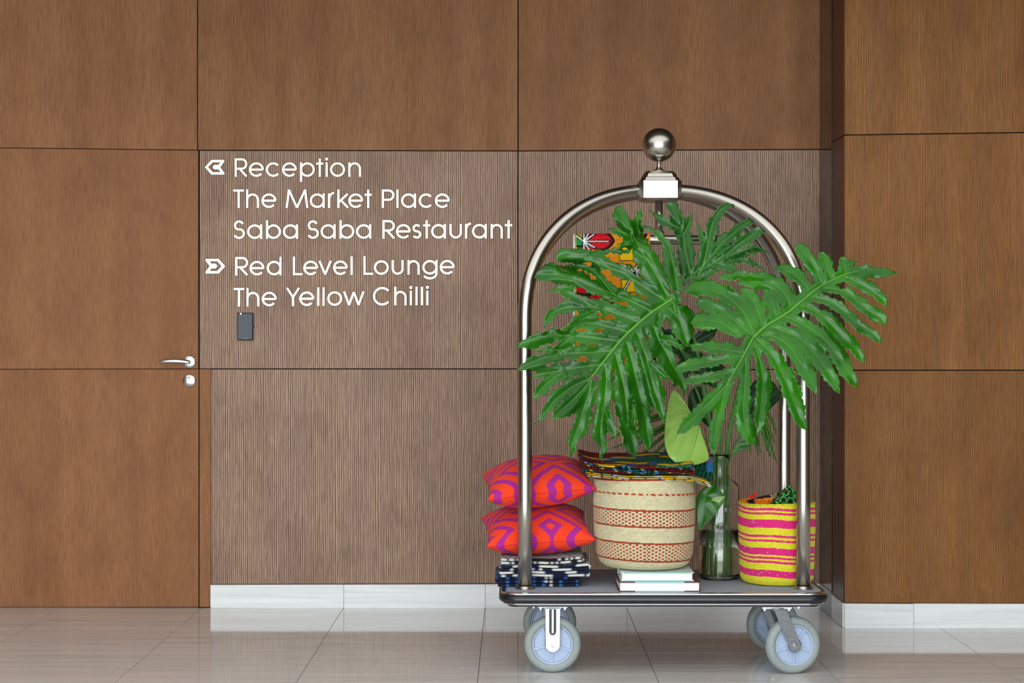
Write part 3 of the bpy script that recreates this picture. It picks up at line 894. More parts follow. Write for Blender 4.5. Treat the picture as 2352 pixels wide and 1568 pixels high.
def c_hound(x, y, s, z):
    a = ((s/0.011) % 1) < 0.5; b = (((x*0.8+s*0.6+y)/0.009) % 1) < 0.5
    return pick(a ^ b, WHITE*0.95, BLACK*1.8)
nz = lambda x, fy, z: 0.0025*np.sin(x*31+fy*5)+0.002*np.sin(fy*11+x*13)
M_CLOTH_DARK = M_KNIT
folded_cloth('folded_textile', 'folded navy and black textile with blue stitched edge, lowest in the pile under the cushions', M_KNIT,
             fold_path(-0.05, 0.232, 3, 0.0125), 0.0085, 6.15, 6.46, 0.2935, lambda x, fy, z: nz(x, fy, z)*0.4+0.0015, c_navy, 'folded black and white textiles')
folded_cloth('folded_textile', 'folded navy and white step striped textile, middle of the pile under the cushions', M_KNIT,
             fold_path(-0.038, 0.268, 4, 0.0105), 0.0082, 6.135, 6.45, 0.331, lambda x, fy, z: nz(x, fy, z)*0.5+0.10*np.clip(x-0.2, 0, 1)*np.clip(z/0.03, 0, 1), c_zig, 'folded black and white textiles')
folded_cloth('folded_textile', 'folded black and white houndstooth textile, uppermost of the pile under the cushions', M_KNIT,
             fold_path(-0.04, 0.245, 2, 0.011), 0.0085, 6.14, 6.45, 0.3745, lambda x, fy, z: nz(x, fy, z)*0.5+0.008*np.clip((x-0.1)/0.15, 0, 1)**2+0.003*np.clip(-x/0.04, 0, 1), c_hound, 'folded black and white textiles')

# --- books
M_PAGES = plain('book_paper', srgb(248, 247, 242), 0.85, var=0.02, scale=300)
M_MAROON = plain('book_cover_maroon', srgb(92, 50, 58), 0.45)
M_TEAL = plain('book_cover_teal', srgb(160, 200, 200), 0.45)
M_PALE = plain('book_cover_pale', srgb(205, 222, 220), 0.4)
def book(label, x0, x1, y0, y1, z0, z1, cover, edge, bands):
    t = thing('book', label, 'book', ((x0+x1)/2, (y0+y1)/2, z0), 'books under the basket')
    th = 0.0032
    bevel(MB().box(x0, x1, y0, y1, z0, z0+th).build('cover_board', cover, t), 0.0008, 1)
    bevel(MB().box(x0, x1, y0, y1, z1-th, z1).build('cover_board', cover, t), 0.0008, 1)
    MB().box(x0+0.001, x1-0.001, y1-0.004, y1-0.0002, z0+th, z1-th).build('spine', cover, t)
    pg = MB()
    n = 9
    for i in range(n):
        a = z0+th+(z1-z0-2*th)*i/n; b = z0+th+(z1-z0-2*th)*(i+1)/n-0.00015
        sh = 0.0006*math.sin(i*1.7)
        pg.box(x0+0.006, x1-0.006, y0+0.004+sh, y1-0.004, a, b)
    pg.build('page_block', M_PAGES, t)
    for (a, b) in bands:
        for zz in (z0-0.00005, z1-th-0.00005):
            MB().box(x0+(x1-x0)*a, x0+(x1-x0)*b, y0-0.0004, y0+0.02, zz, zz+th+0.0001).build('cover_panel', edge, t)
    return t
b1x0, b1x1 = X(1421, 6.03), X(1610, 6.03)
book('thick maroon and teal book lying flat at the front of the deck', b1x0, b1x1, 6.032, 6.26, ZD+0.0006, ZD+0.0345, M_MAROON, M_TEAL, [(0.2, 0.8)])
b2x0, b2x1 = X(1425, 6.05), X(1594, 6.05)
book('thinner pale teal book lying on top of the maroon book, under the basket', b2x0, b2x1, 6.045, 6.24, ZD+0.0352, ZD+0.0655, M_PALE, M_TEAL, [(0.05, 0.95)])

# --- woven baskets: every stitch is relief on the wall
def woven_basket(name, label, c, prof, rows, stitches, colfn, amp, mat, rim_col, wob, skew=0.5):
    """prof (r, z) from base centre outwards and up; colfn(row index, stitch index, z) -> rgb"""
    prof = np.array(prof, dtype=float)
    seg = np.concatenate([[0], np.cumsum(np.linalg.norm(np.diff(prof, axis=0), axis=1))])
    per = 4
    nv = rows*per+1; nu = stitches*4
    s = np.linspace(0, seg[-1], nv)
    r = np.interp(s, seg, prof[:, 0]); z = np.interp(s, seg, prof[:, 1])
    for _ in range(10):
        r[1:-1] = (r[:-2]+r[1:-1]*2+r[2:])/4; z[1:-1] = (z[:-2]+z[1:-1]*2+z[2:])/4
    th = np.arange(nu)/nu*2*PI
    TH, S = np.meshgrid(th, np.arange(nv)/per, indexing='ij')
    row = np.floor(S).astype(int)
    st = (TH/(2*PI)*stitches+skew*row)
    relief = np.abs(np.sin(PI*S))**0.8*np.abs(np.sin(PI*st))**0.8
    Rr = r[None, :]+amp*(relief-0.5)+wob(TH, z[None, :]/z[-1])
    Vv = np.stack([c[0]+Rr*np.sin(TH), c[1]-Rr*np.cos(TH), c[2]+np.broadcast_to(z[None, :], Rr.shape)+0.0025*np.sin(TH*2+1)*z[None, :]/z[-1]], -1).reshape(-1, 3)
    cols = colfn(row.ravel(), np.floor(st).astype(int).ravel(), np.broadcast_to(z[None, :], Rr.shape).ravel(), relief.ravel(), TH.ravel())
    t = thing(name, label, 'basket', c)
    mesh_obj('basket_wall', Vv, grid_faces(nu, nv, True), mat, t, True, cols=cols)
    # lining (inside)
    ri = r[::8]-0.007; zi = z[::8]+0.004
    L = MB().lathe([(max(a, 0.001), b) for a, b in zip(ri[2:], np.minimum(zi[2:], z[-1]-0.002))], c, 64)
    L.f = [tuple(reversed(f)) for f in L.f if len(f) == 4]
    lin = L.build('lining', mat, t, True, cols=np.tile(rim_col*0.7, (len(L.v), 1)))
    # rolled rim
    pts = []
    for k in range(97):
        a = 2*PI*k/96; rr = r[-1]-0.002+wob(np.array([a]), np.array([1.0]))[0]
        pts.append((c[0]+rr*math.sin(a), c[1]-rr*math.cos(a), c[2]+z[-1]+0.0025*math.sin(a*2+1)))
    rm = MB().tube(pts, 0.0042, 10, cap=False)
    cc = np.tile(rim_col, (len(rm.v), 1)); kk = (np.arange(len(rm.v))//10) % 3
    cc[kk == 0] = cc[kk == 0]*0.75
    rm.build('rim', mat, t, True, cols=cc)
    return t
M_SISAL = attr_mat('sisal_fibre', 0.85, 1600, 0.0005, 0.15, 0.1, 0.14)
STRAW = np.array(srgb(246, 236, 192)[:3]); RUST = np.array(srgb(206, 84, 50)[:3]); DRED = np.array(srgb(150, 50, 36)[:3])
BCX, BCD = X(1480, 6.21), 6.21
BZ = ZD+0.066
rng = np.random.default_rng(11)
jit = rng.random(100000)
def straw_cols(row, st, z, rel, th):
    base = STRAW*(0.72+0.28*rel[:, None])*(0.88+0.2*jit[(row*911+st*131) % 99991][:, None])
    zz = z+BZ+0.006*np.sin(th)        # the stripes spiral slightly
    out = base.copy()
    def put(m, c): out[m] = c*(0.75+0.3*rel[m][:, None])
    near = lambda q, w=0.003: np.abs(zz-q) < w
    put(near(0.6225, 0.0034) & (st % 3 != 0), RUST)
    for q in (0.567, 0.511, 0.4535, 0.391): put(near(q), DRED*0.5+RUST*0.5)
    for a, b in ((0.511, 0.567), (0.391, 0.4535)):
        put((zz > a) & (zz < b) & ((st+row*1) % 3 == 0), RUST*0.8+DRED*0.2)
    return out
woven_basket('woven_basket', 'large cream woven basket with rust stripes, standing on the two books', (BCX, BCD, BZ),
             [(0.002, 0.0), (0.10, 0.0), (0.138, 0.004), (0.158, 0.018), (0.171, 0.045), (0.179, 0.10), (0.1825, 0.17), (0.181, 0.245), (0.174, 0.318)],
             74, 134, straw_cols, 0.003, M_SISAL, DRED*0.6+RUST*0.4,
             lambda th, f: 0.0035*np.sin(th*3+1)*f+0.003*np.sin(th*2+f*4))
YEL = np.array(srgb(250, 238, 52)[:3]); PINK = np.array(srgb(250, 52, 140)[:3])
SCX, SCD = 0.953, 6.272
pinks = [(1167, 1173), (1177, 1182), (1193, 1212), (1228, 1233.5), (1239, 1244), (1257.6, 1273.7), (1278, 1283), (1287.5, 1293), (1309, 1325)]
pz = [(Z(b, 6.16), Z(a, 6.16)) for a, b in pinks]
def yp_cols(row, st, z, rel, th):
    zz = z+ZD+0.004*np.sin(th+0.4)+0.002*np.sin(th*5)
    m = np.zeros(len(zz), bool)
    for a, b in pz: m |= (zz > a) & (zz < b)
    c = np.where(m[:, None], PINK, YEL)
    j = jit[(row*733+st*57) % 99991][:, None]
    c = np.minimum(c*(0.78+0.32*rel[:, None])*(0.92+0.22*j), 0.95)
    w = (jit[(row*31+st*977) % 99991] > 0.93) & (rel > 0.6)
    c[w] = c[w]*0.6+0.35
    return c
woven_basket('woven_basket', 'small yellow and pink striped woven basket at the right end of the deck', (SCX, SCD, ZD+0.0005),
             [(0.002, 0.0), (0.095, 0.0), (0.118, 0.004), (0.130, 0.02), (0.135, 0.06), (0.1375, 0.13), (0.1375, 0.20), (0.133, 0.288)],
             62, 124, yp_cols, 0.0028, M_SISAL, YEL*0.85,
             lambda th, f: 0.004*np.sin(th*3+2)*f+0.003*np.sin(th*2+f*5), skew=0.0)

# --- folded print cloths on the large basket
GREEN = np.array(srgb(18, 122, 78)[:3]); MAROON = np.array(srgb(120, 20, 26)[:3]); YLW = np.array(srgb(250, 196, 20)[:3]); BLUE = np.array(srgb(70, 140, 220)[:3]); DKG = np.array(srgb(12, 52, 44)[:3])
def c_print(x, y, s, z):
    c = np.tile(GREEN*0.9, (len(x), 1))
    dots = (((x*170) % 1-0.5)**2+((y*120+0.5*np.floor(x*170)) % 1-0.5)**2) < 0.09
    c[dots] = BLACK
    mar = (x < 0.40+0.1*np.sin(y*20)) | (x > 0.615+0.02*np.sin(y*50))
    c[mar] = MAROON
    md = mar & (np.sin(x*700) > 0.75); c[md] = MAROON*0.5
    for cx, cy, a, b, rot in ((0.34, 6.06, 0.06, 0.022, 0.1), (0.42, 6.13, 0.06, 0.022, 0.0), (0.40, 6.25, 0.05, 0.02, 0.2), (0.555, 6.08, 0.05, 0.022, 0.0), (0.585, 6.27, 0.06, 0.03, 0.1), (0.63, 6.10, 0.045, 0.03, 0.4), (0.30, 6.2, 0.05, 0.02, 0.0), (0.49, 6.32, 0.05, 0.02, 0)):
        u = (x-cx)*math.cos(rot)+(y-cy)*math.sin(rot); v = -(x-cx)*math.sin(rot)+(y-cy)*math.cos(rot)
        e = (u/a)**2+(v/b)**2
        ring = (e > 1.25) & (e < 2.6) & (v < 0.2*u+0.01)
        c[ring] = BLUE*0.9; c[ring & (np.sin(u*420+v*300) > 0.3)] = BLACK
        blk = (e > 1) & (e < 1.35); c[blk] = BLACK
        yl = e <= 1; c[yl] = YLW
        sw = yl & (((u/a-0.15)**2*3+(v/b+0.3*np.sin(u/a*5))**2*5) < 0.28); c[sw] = BLACK
    lay = np.floor(z/0.0056).astype(int)
    low = z < 0.0195
    cl = np.tile(DKG, (len(x), 1)); cl[np.sin(x*520) > 0.6] = GREEN
    q = np.sin(x*23+lay*1.1)
    cl[q > 0.35] = MAROON*1.25; cl[(q > 0.35) & (np.sin(x*600) > 0.2)] = MAROON*0.4
    cl[(q > -0.05) & (q < 0.12)] = YLW*0.9; cl[(q < -0.72) & (q > -0.86)] = BLUE
    cl[(s*0+np.sin(s*900) > 0.85)] = BLACK
    c[low] = cl[low]
    return c
folded_cloth('folded_print_cloth', 'folded green, maroon and yellow wax print cloth, on top of the large basket', M_CLOTH,
             fold_path(0.245, 0.632, 5, 0.0058, n=90), 0.0040, 6.04, 6.37, 0.6965,
             lambda x, fy, z: 0.26*np.clip(0.42-x, 0, 1)**1.4*0.5+0.06*np.clip(x-0.56, 0, 1)+0.0015*np.sin(x*50+z*300)+0.022*fy*(0.6+0.8*np.clip(x/0.6, 0, 1))+(0.002+0.6*z)*np.exp(-((x-0.245)/0.02)**2)*0.4, c_print, ny=70,
             front=lambda x, s: 0.014*np.sin(s*6.3)+0.006*np.sin(x*40))
def c_beige(x, y, s, z):
    c = np.tile(np.array(srgb(190, 176, 110)[:3]), (len(x), 1))
    c[(np.sin(s*60+x*20) > 0.55)] = np.array(srgb(226, 222, 200)[:3])
    c[(np.sin(x*36+s*12) > 0.7)] = YLW*0.9
    c[(np.sin(x*300+s*50) > 0.9)] = BLACK*3
    return c
folded_cloth('folded_print_cloth', 'folded beige and mustard print cloth showing beneath the green one on the large basket', M_CLOTH,
             fold_path(0.262, 0.685, 3, 0.0058, n=60), 0.0035, 6.04, 6.32, 0.6775,
             lambda x, fy, z: 0.10*np.clip(0.40-x, 0, 1)-0.45*np.clip(x-0.615, 0, 1)**1.15-0.003*(1-fy)+0.0*x, c_beige, ny=16,
             front=lambda x, s: 0.01*np.sin(s*7.7+1))

# --- cloth hung over the rail
CL0, CL1 = X(1317, 6.30), X(1493, 6.30)
prof = []
zbot = Z(836, 6.29); rr = 0.0215
for t in np.linspace(0, 1, 150): prof.append((DC-rr-0.004*math.sin(t*5), zbot+(zr-zbot)*t))
for a in np.linspace(0, PI, 26)[1:-1]: prof.append((DC-rr*math.cos(a), zr+rr*math.sin(a)))
for t in np.linspace(0, 1, 60): prof.append((DC+rr+0.004*math.sin(t*6), zr+(zbot-0.03-zr)*t))
prof = np.array(prof)
nx = 190
xs = np.linspace(CL0, CL1, nx)
Vv = np.zeros((nx, len(prof), 3))
fall = np.clip((zr-prof[:, 1])/(zr-zbot), 0, 1)
for i, x in enumerate(xs):
    Vv[i, :, 0] = x; Vv[i, :, 2] = prof[:, 1]
    Vv[i, :, 1] = prof[:, 0]+0.010*fall*math.sin((x-CL0)*38)*np.sign(prof[:, 0]-DC)
def c_kitenge(px, py):
    """wax print seen in photo pixels of the hanging front"""
    OR = np.array(srgb(240, 150, 20)[:3]); RD = np.array(srgb(214, 14, 30)[:3]); YE = np.array(srgb(252, 205, 10)[:3]); GR = np.array(srgb(10, 150, 80)[:3])
    c = np.tile(OR, (len(px), 1))
    def seg(x0, y0, x1, y1, w):
        dx, dy = x1-x0, y1-y0; L = math.hypot(dx, dy)
        t = np.clip(((px-x0)*dx+(py-y0)*dy)/L**2, 0, 1)
        return np.hypot(px-x0-t*dx, py-y0-t*dy) < w
    def lens(cx, cy, hl, hh, rot, k=1.0):
        ca, sa = math.cos(rot), math.sin(rot)
        u = (px-cx)*ca+(py-cy)*sa; v = -(px-cx)*sa+(py-cy)*ca
        R = (hl*hl+hh*hh)/(2*hh)
        return (np.hypot(u, np.abs(v)+R-hh) < R*k) & (np.abs(u) < hl)
    YB = py > 585
    zone = YB & (px > 1405+0*px)
    for cx, cy, rot in ((1377, 553, 0.0), (1377, 690, 0.0), (1465, 520, 1.2), (1330, 650, 0.9), (1430, 780, 0.4)):
        c[lens(cx, cy, 36, 24, rot)] = BLACK
        c[lens(cx, cy, 29, 18, rot)] = RD
    for pts in ([(1418, 560), (1452, 556), (1456, 598), (1424, 600)], [(1425, 640), (1462, 640), (1460, 672), (1430, 674)], [(1330, 700), (1352, 690), (1360, 730), (1336, 740)]):
        P_ = np.array(pts); m = np.ones(len(px), bool)
        for i in range(4):
            a, b = P_[i], P_[(i+1) % 4]
            m &= ((b[0]-a[0])*(py-a[1])-(b[1]-a[1])*(px-a[0])) > -5
        c[m] = BLACK
        m = np.ones(len(px), bool)
        for i in range(4):
            a, b = P_[i], P_[(i+1) % 4]
            m &= ((b[0]-a[0])*(py-a[1])-(b[1]-a[1])*(px-a[0])) > 60
        c[m] = YE
    g = (px > 1324) & (px < 1341) & (py < 563) & (py > 535+(px-1324)*0.8); c[g] = GR
    g = (px > 1324) & (px < 1341) & (py >= 563) & (py < 569); c[g] = BLACK
    g = (px > 1341) & (px < 1372) & (np.abs(py-553) > 9+0.2*(px-1341)) & (np.abs(py-553) < 22); c[g] = RD
    for (ox, oy, R, ks) in ((1341, 554, 28, (-90, -58, -34, 0, 30, 58, 90, 215)), (1459, 617, 20, (20, 45, 70, 100, 130, 160, 195, 300)), (1440, 655, 30, (-60, 120)), (1336, 725, 24, (-80, -40, 10, 60, 110))):
        for a in ks:
            L = R*(2.1 if (a == 0 or a == 195) else 1.1)
            x1, y1 = ox+L*math.cos(math.radians(a)), oy+L*math.sin(math.radians(a))
            c[seg(ox, oy, x1, y1, 3.6)] = BLACK
        for a in ks:
            L = R*(2.0 if (a == 0 or a == 195) else 1.0)
            x1, y1 = ox+L*math.cos(math.radians(a)), oy+L*math.sin(math.radians(a))
            c[seg(ox, oy, x1, y1, 1.3)] = WHITE*1.1
    edge = px < 1324
    c[edge] = np.array(srgb(190, 170, 60)[:3]); c[edge & (np.sin(py*1.7)*np.sin(px*2.3) > 0.2)] = BLACK
    c[px < 1320] = WHITE
    return c
allv = Vv.reshape(-1, 3)
ppx = 1176+allv[:, 0]/6.30*F; ppy = 784-(allv[:, 2]-H)/6.30*F
hc = thing('hanging_print_cloth', 'orange, red and yellow wax print cloth hung over the cart\'s hanging rail', 'textile', ((CL0+CL1)/2, DC, zr))
o = mesh_obj('cloth_sheet', allv, grid_faces(nx, len(prof)), M_CLOTH, hc, True, cols=c_kitenge(ppx, ppy))
m = o.modifiers.new('thickness', 'SOLIDIFY'); m.thickness = 0.0018; m.offset = 1.0

# --- glass bottle with water
def glass(name, col, ior, rough=0.0):
    k = N(name)
    n_ = k.noise(k.pos(1, 1, 1), 18, 2)
    k.l(k.mix(n_, tuple(np.array(col)*0.97)+(1,), tuple(col)+(1,)), k.b.inputs['Base Color'])
    k.set(Roughness=rough, IOR=ior); k.b.inputs['Transmission Weight'].default_value = 1.0
    return k.m
M_GLASS = glass('green_tinted_glass', (0.95, 0.985, 0.965), 1.46)
M_WATER = glass('vase_water', (0.92, 0.98, 0.84), 1.33)
BOX, BOD = 0.757, 6.366
bt = thing('glass_bottle', 'tall clear green glass bottle used as a vase, with embossed letters', 'bottle', (BOX, BOD, ZD))
bprof = [(0.0, 0.0), (0.060, 0.0), (0.0690, 0.004), (0.0722, 0.014), (0.0724, 0.10), (0.0724, 0.330), (0.0705, 0.344), (0.064, 0.354), (0.050, 0.361), (0.0395, 0.366), (0.0368, 0.374), (0.0362, 0.40), (0.0362, 0.432), (0.0392, 0.438), (0.0395, 0.450), (0.037, 0.455),
         (0.0335, 0.453), (0.0330, 0.40), (0.0335, 0.372), (0.046, 0.357), (0.060, 0.349), (0.0672, 0.338), (0.0690, 0.326), (0.0692, 0.10), (0.0688, 0.016), (0.064, 0.009), (0.0, 0.008)]
MB().lathe(bprof, (BOX, BOD, ZD+0.0004), 96).build('bottle_glass', M_GLASS, bt, True)
MB().lathe([(0.0, 0.0085), (0.0642, 0.0095), (0.0690, 0.0165), (0.0694, 0.10), (0.0694, 0.179), (0.0, 0.1785)], (BOX, BOD, ZD+0.0004), 72).build('water', M_WATER, bt, True)
def emboss(ch, px0, px1, base, cap):
    mb = MB()
    for s_ in glyph(ch, px0, px1, base, cap=cap, xh=cap*0.75, hs=0.6):
        pts = []
        for px, py in (s_ if len(s_) > 2 else [tuple(np.array(s_[0])*(1-t)+np.array(s_[1])*t) for t in np.linspace(0, 1, 6)]):
            x = X(px, BOD-0.07); dx = np.clip(x-BOX, -0.0715, 0.0715)
            pts.append((BOX+dx, BOD-math.sqrt(0.0727**2-dx*dx), Z(py, BOD-0.07)))
        mb.tube(pts, 0.00115, 8)
    mb.build('embossed_letter', M_GLASS, bt, True)
for a in (('M', 1662, 1673, 1178, 14), ('E', 1676, 1684, 1177, 14), ('D', 1631, 1642, 1219, 16), ('T', 1648, 1657, 1219, 16), ('C', 1667, 1680, 1219, 16),
          ('Y', 1606, 1621, 1263, 20), ('O', 1631, 1658, 1265, 26), ('U', 1662, 1682, 1264, 22)):
    emboss(*a)
for k in range(6):
    px = 1619+k*8.8; x = X(px, BOD-0.07); dx = x-BOX
    q = Vector((x, BOD-math.sqrt(0.0727**2-dx*dx), Z(1281+1.2*math.sin(k), BOD-0.07)))
    MB().lathe([(max(0.0017*math.cos(t), 0), 0.0017*math.sin(t)) for t in np.linspace(-PI/2, PI/2, 7)], q, 10).build('embossed_dot', M_GLASS, bt, True)

# ------------------------------------------------------------------ leaves in the bottle
def leaf_mat(name, base, dark, light, rough=0.2, trans=0.0):
    k = N(name)
    n1 = k.noise(k.pos(1, 1, 1), 9, 3)
    n2 = k.noise(k.pos(1, 1, 1), 260, 2)
    c = k.mix(k.ramp(n1, [(0.35, (0, 0, 0)), (0.7, (1, 1, 1))]), dark, base)
    c = k.mix(k.math('MULTIPLY', n2, 0.25), c, light)
    k.l(c, k.b.inputs['Base Color'])
    k.set(Roughness=rough); k.b.inputs['Specular IOR Level'].default_value = 0.28
    k.bump(n2, 0.0002, 0.5)
    if trans:
        k.b.inputs['Transmission Weight'].default_value = 0.0
    return k.m
M_LEAF = leaf_mat('philodendron_green', srgb(36, 104, 10), srgb(14, 66, 7), srgb(52, 120, 18))
M_LEAF_B = leaf_mat('philodendron_bright_green', srgb(42, 116, 10), srgb(20, 78, 7), srgb(58, 130, 18))
M_LEAF_C = leaf_mat('philodendron_deep_green', srgb(28, 88, 18), srgb(14, 62, 12), srgb(44, 108, 28))
M_LEAF_D = leaf_mat('foliage_dark_green', srgb(24, 68, 20), srgb(12, 44, 12), srgb(38, 88, 30), 0.35)
M_PALE_LEAF = leaf_mat('pale_young_leaf', srgb(150, 192, 84), srgb(132, 176, 70), srgb(176, 208, 110), 0.25)
M_PALM = leaf_mat('palm_leaflet', srgb(76, 130, 42), srgb(40, 92, 28), srgb(120, 164, 76), 0.4)
M_VEIN = leaf_mat('leaf_vein', srgb(88, 150, 52), srgb(72, 134, 42), srgb(112, 166, 74), 0.4)
M_RIM = plain('leaf_margin', srgb(190, 205, 120), 0.5)
M_STEM = leaf_mat('leaf_stalk', srgb(92, 148, 70), srgb(70, 128, 54), srgb(128, 172, 104), 0.4)
M_REDSTEM = plain('reddish_stalk', srgb(150, 92, 64), 0.45)
M_WILT = leaf_mat('wilted_leaf_tip', srgb(150, 178, 110), srgb(128, 158, 90), srgb(176, 196, 140), 0.45)

def inside_poly(px, py, poly):
    c = np.zeros(len(px), bool)
    x1, y1 = poly[:, 0], poly[:, 1]; x0, y0 = np.roll(x1, 1), np.roll(y1, 1)
    for a in range(len(poly)):
        if y1[a] == y0[a]: continue
        m = ((y1[a] > py) != (y0[a] > py)) & (px < (x0[a]-x1[a])*(py-y1[a])/(y0[a]-y1[a])+x1[a])
        c ^= m
    return c
def into_bottle(st):
    st = np.array(st, float)
    st[st[:, 1] >= 1035, 2] += 0.034
    return st
def lobe_outline(pts, rnd, wave, wide=1.04):
    """pts rows: x, y, width to the left, width to the right (root to tip); returns outline polygon and rib"""
    p = np.array([q if len(q) == 4 else (q[0], q[1], 0.4, 0.4) for q in pts], dtype=float); p[:, 2:] *= wide
    L = np.sum(np.linalg.norm(np.diff(p[:, :2], axis=0), axis=1))
    n = max(10, int(L/3.2))
    s = cat_spline(p, n)
    s[:, 2:] = np.maximum(s[:, 2:], 0.3)
    t = np.gradient(s[:, :2], axis=0); t /= np.maximum(np.linalg.norm(t, axis=1), 1e-6)[:, None]
    nl = np.stack([t[:, 1], -t[:, 0]], 1)
    k = np.arange(n)*L/n
    env = np.sin(np.linspace(0, PI, n))**0.5
    ph = rnd.random(4)*6.28
    wl = wave*env*(np.sin(k*0.42+ph[0])+0.5*np.sin(k*0.83+ph[1])+1.1*np.sin(k*0.15+ph[2])); wr = wave*env*(np.sin(k*0.40+ph[2])+0.5*np.sin(k*0.87+ph[3])+1.1*np.sin(k*0.16+ph[0]))
    a = s[:, :2]+nl*(s[:, 2]+np.minimum(wl, s[:, 2]))[:, None]
    b = s[:, :2]-nl*(s[:, 3]+np.minimum(wr, s[:, 3]))[:, None]
    return np.vstack([a, b[::-1]]), s[:, :2]
def fill_mesh(polys, holes, grid):
    """triangulate the union of outlines less the holes; returns 2D verts and triangles"""
    vv = []; ee = []
    for P_ in list(polys)+list(holes):
        n0 = len(vv); m = len(P_)
        vv += [Vector((float(a), float(b))) for a, b in P_]
        ee += [(n0+i, n0+(i+1) % m) for i in range(m)]
    allp = np.vstack(polys)
    lo = allp.min(0); hi = allp.max(0)
    gx, gy = np.meshgrid(np.arange(lo[0], hi[0], grid), np.arange(lo[1], hi[1], grid))
    gx = gx+np.where((np.arange(gx.shape[0]) % 2)[:, None] == 1, grid/2, 0)
    gx = gx.ravel(); gy = gy.ravel()
    ins = np.zeros(len(gx), bool)
    for P_ in polys: ins |= inside_poly(gx, gy, P_)
    vv += [Vector((float(a), float(b))) for a, b in zip(gx[ins], gy[ins])]
    r = delaunay_2d_cdt(vv, ee, [], 0, 1e-4)
    V = np.array([(p.x, p.y) for p in r[0]]); T = np.array([f for f in r[2] if len(f) == 3])
    c = V[T].mean(1)
    keep = np.zeros(len(c), bool)
    for P_ in polys: keep |= inside_poly(c[:, 0], c[:, 1], P_)
    for P_ in holes: keep &= ~inside_poly(c[:, 0], c[:, 1], np.array(P_))
    # drop degenerate slivers
    a = V[T[:, 1]]-V[T[:, 0]]; b = V[T[:, 2]]-V[T[:, 0]]
    area = a[:, 0]*b[:, 1]-a[:, 1]*b[:, 0]
    keep &= np.abs(area) > 1e-6
    T = T[keep]; area = area[keep]
    T[area > 0] = T[area > 0][:, ::-1]
    used = np.unique(T); mp = -np.ones(len(V), int); mp[used] = np.arange(len(used))
    return V[used], mp[T]
def seg_dist(P_, A, B):
    best = np.full(len(P_), 1e9); idx = np.zeros(len(P_), int)
    for i in range(len(A)):
        d = B[i]-A[i]; L2 = max(d.dot(d), 1e-9)
        t = np.clip(((P_-A[i]) @ d)/L2, 0, 1)
        q = np.hypot(*(P_-A[i]-t[:, None]*d).T)
        m = q < best; best[m] = q[m]; idx[m] = i
    return best, idx
def to_world(V2, d):
    return np.stack([(V2[:, 0]-1176)/F*d, d, H-(V2[:, 1]-784)/F*d], 1)
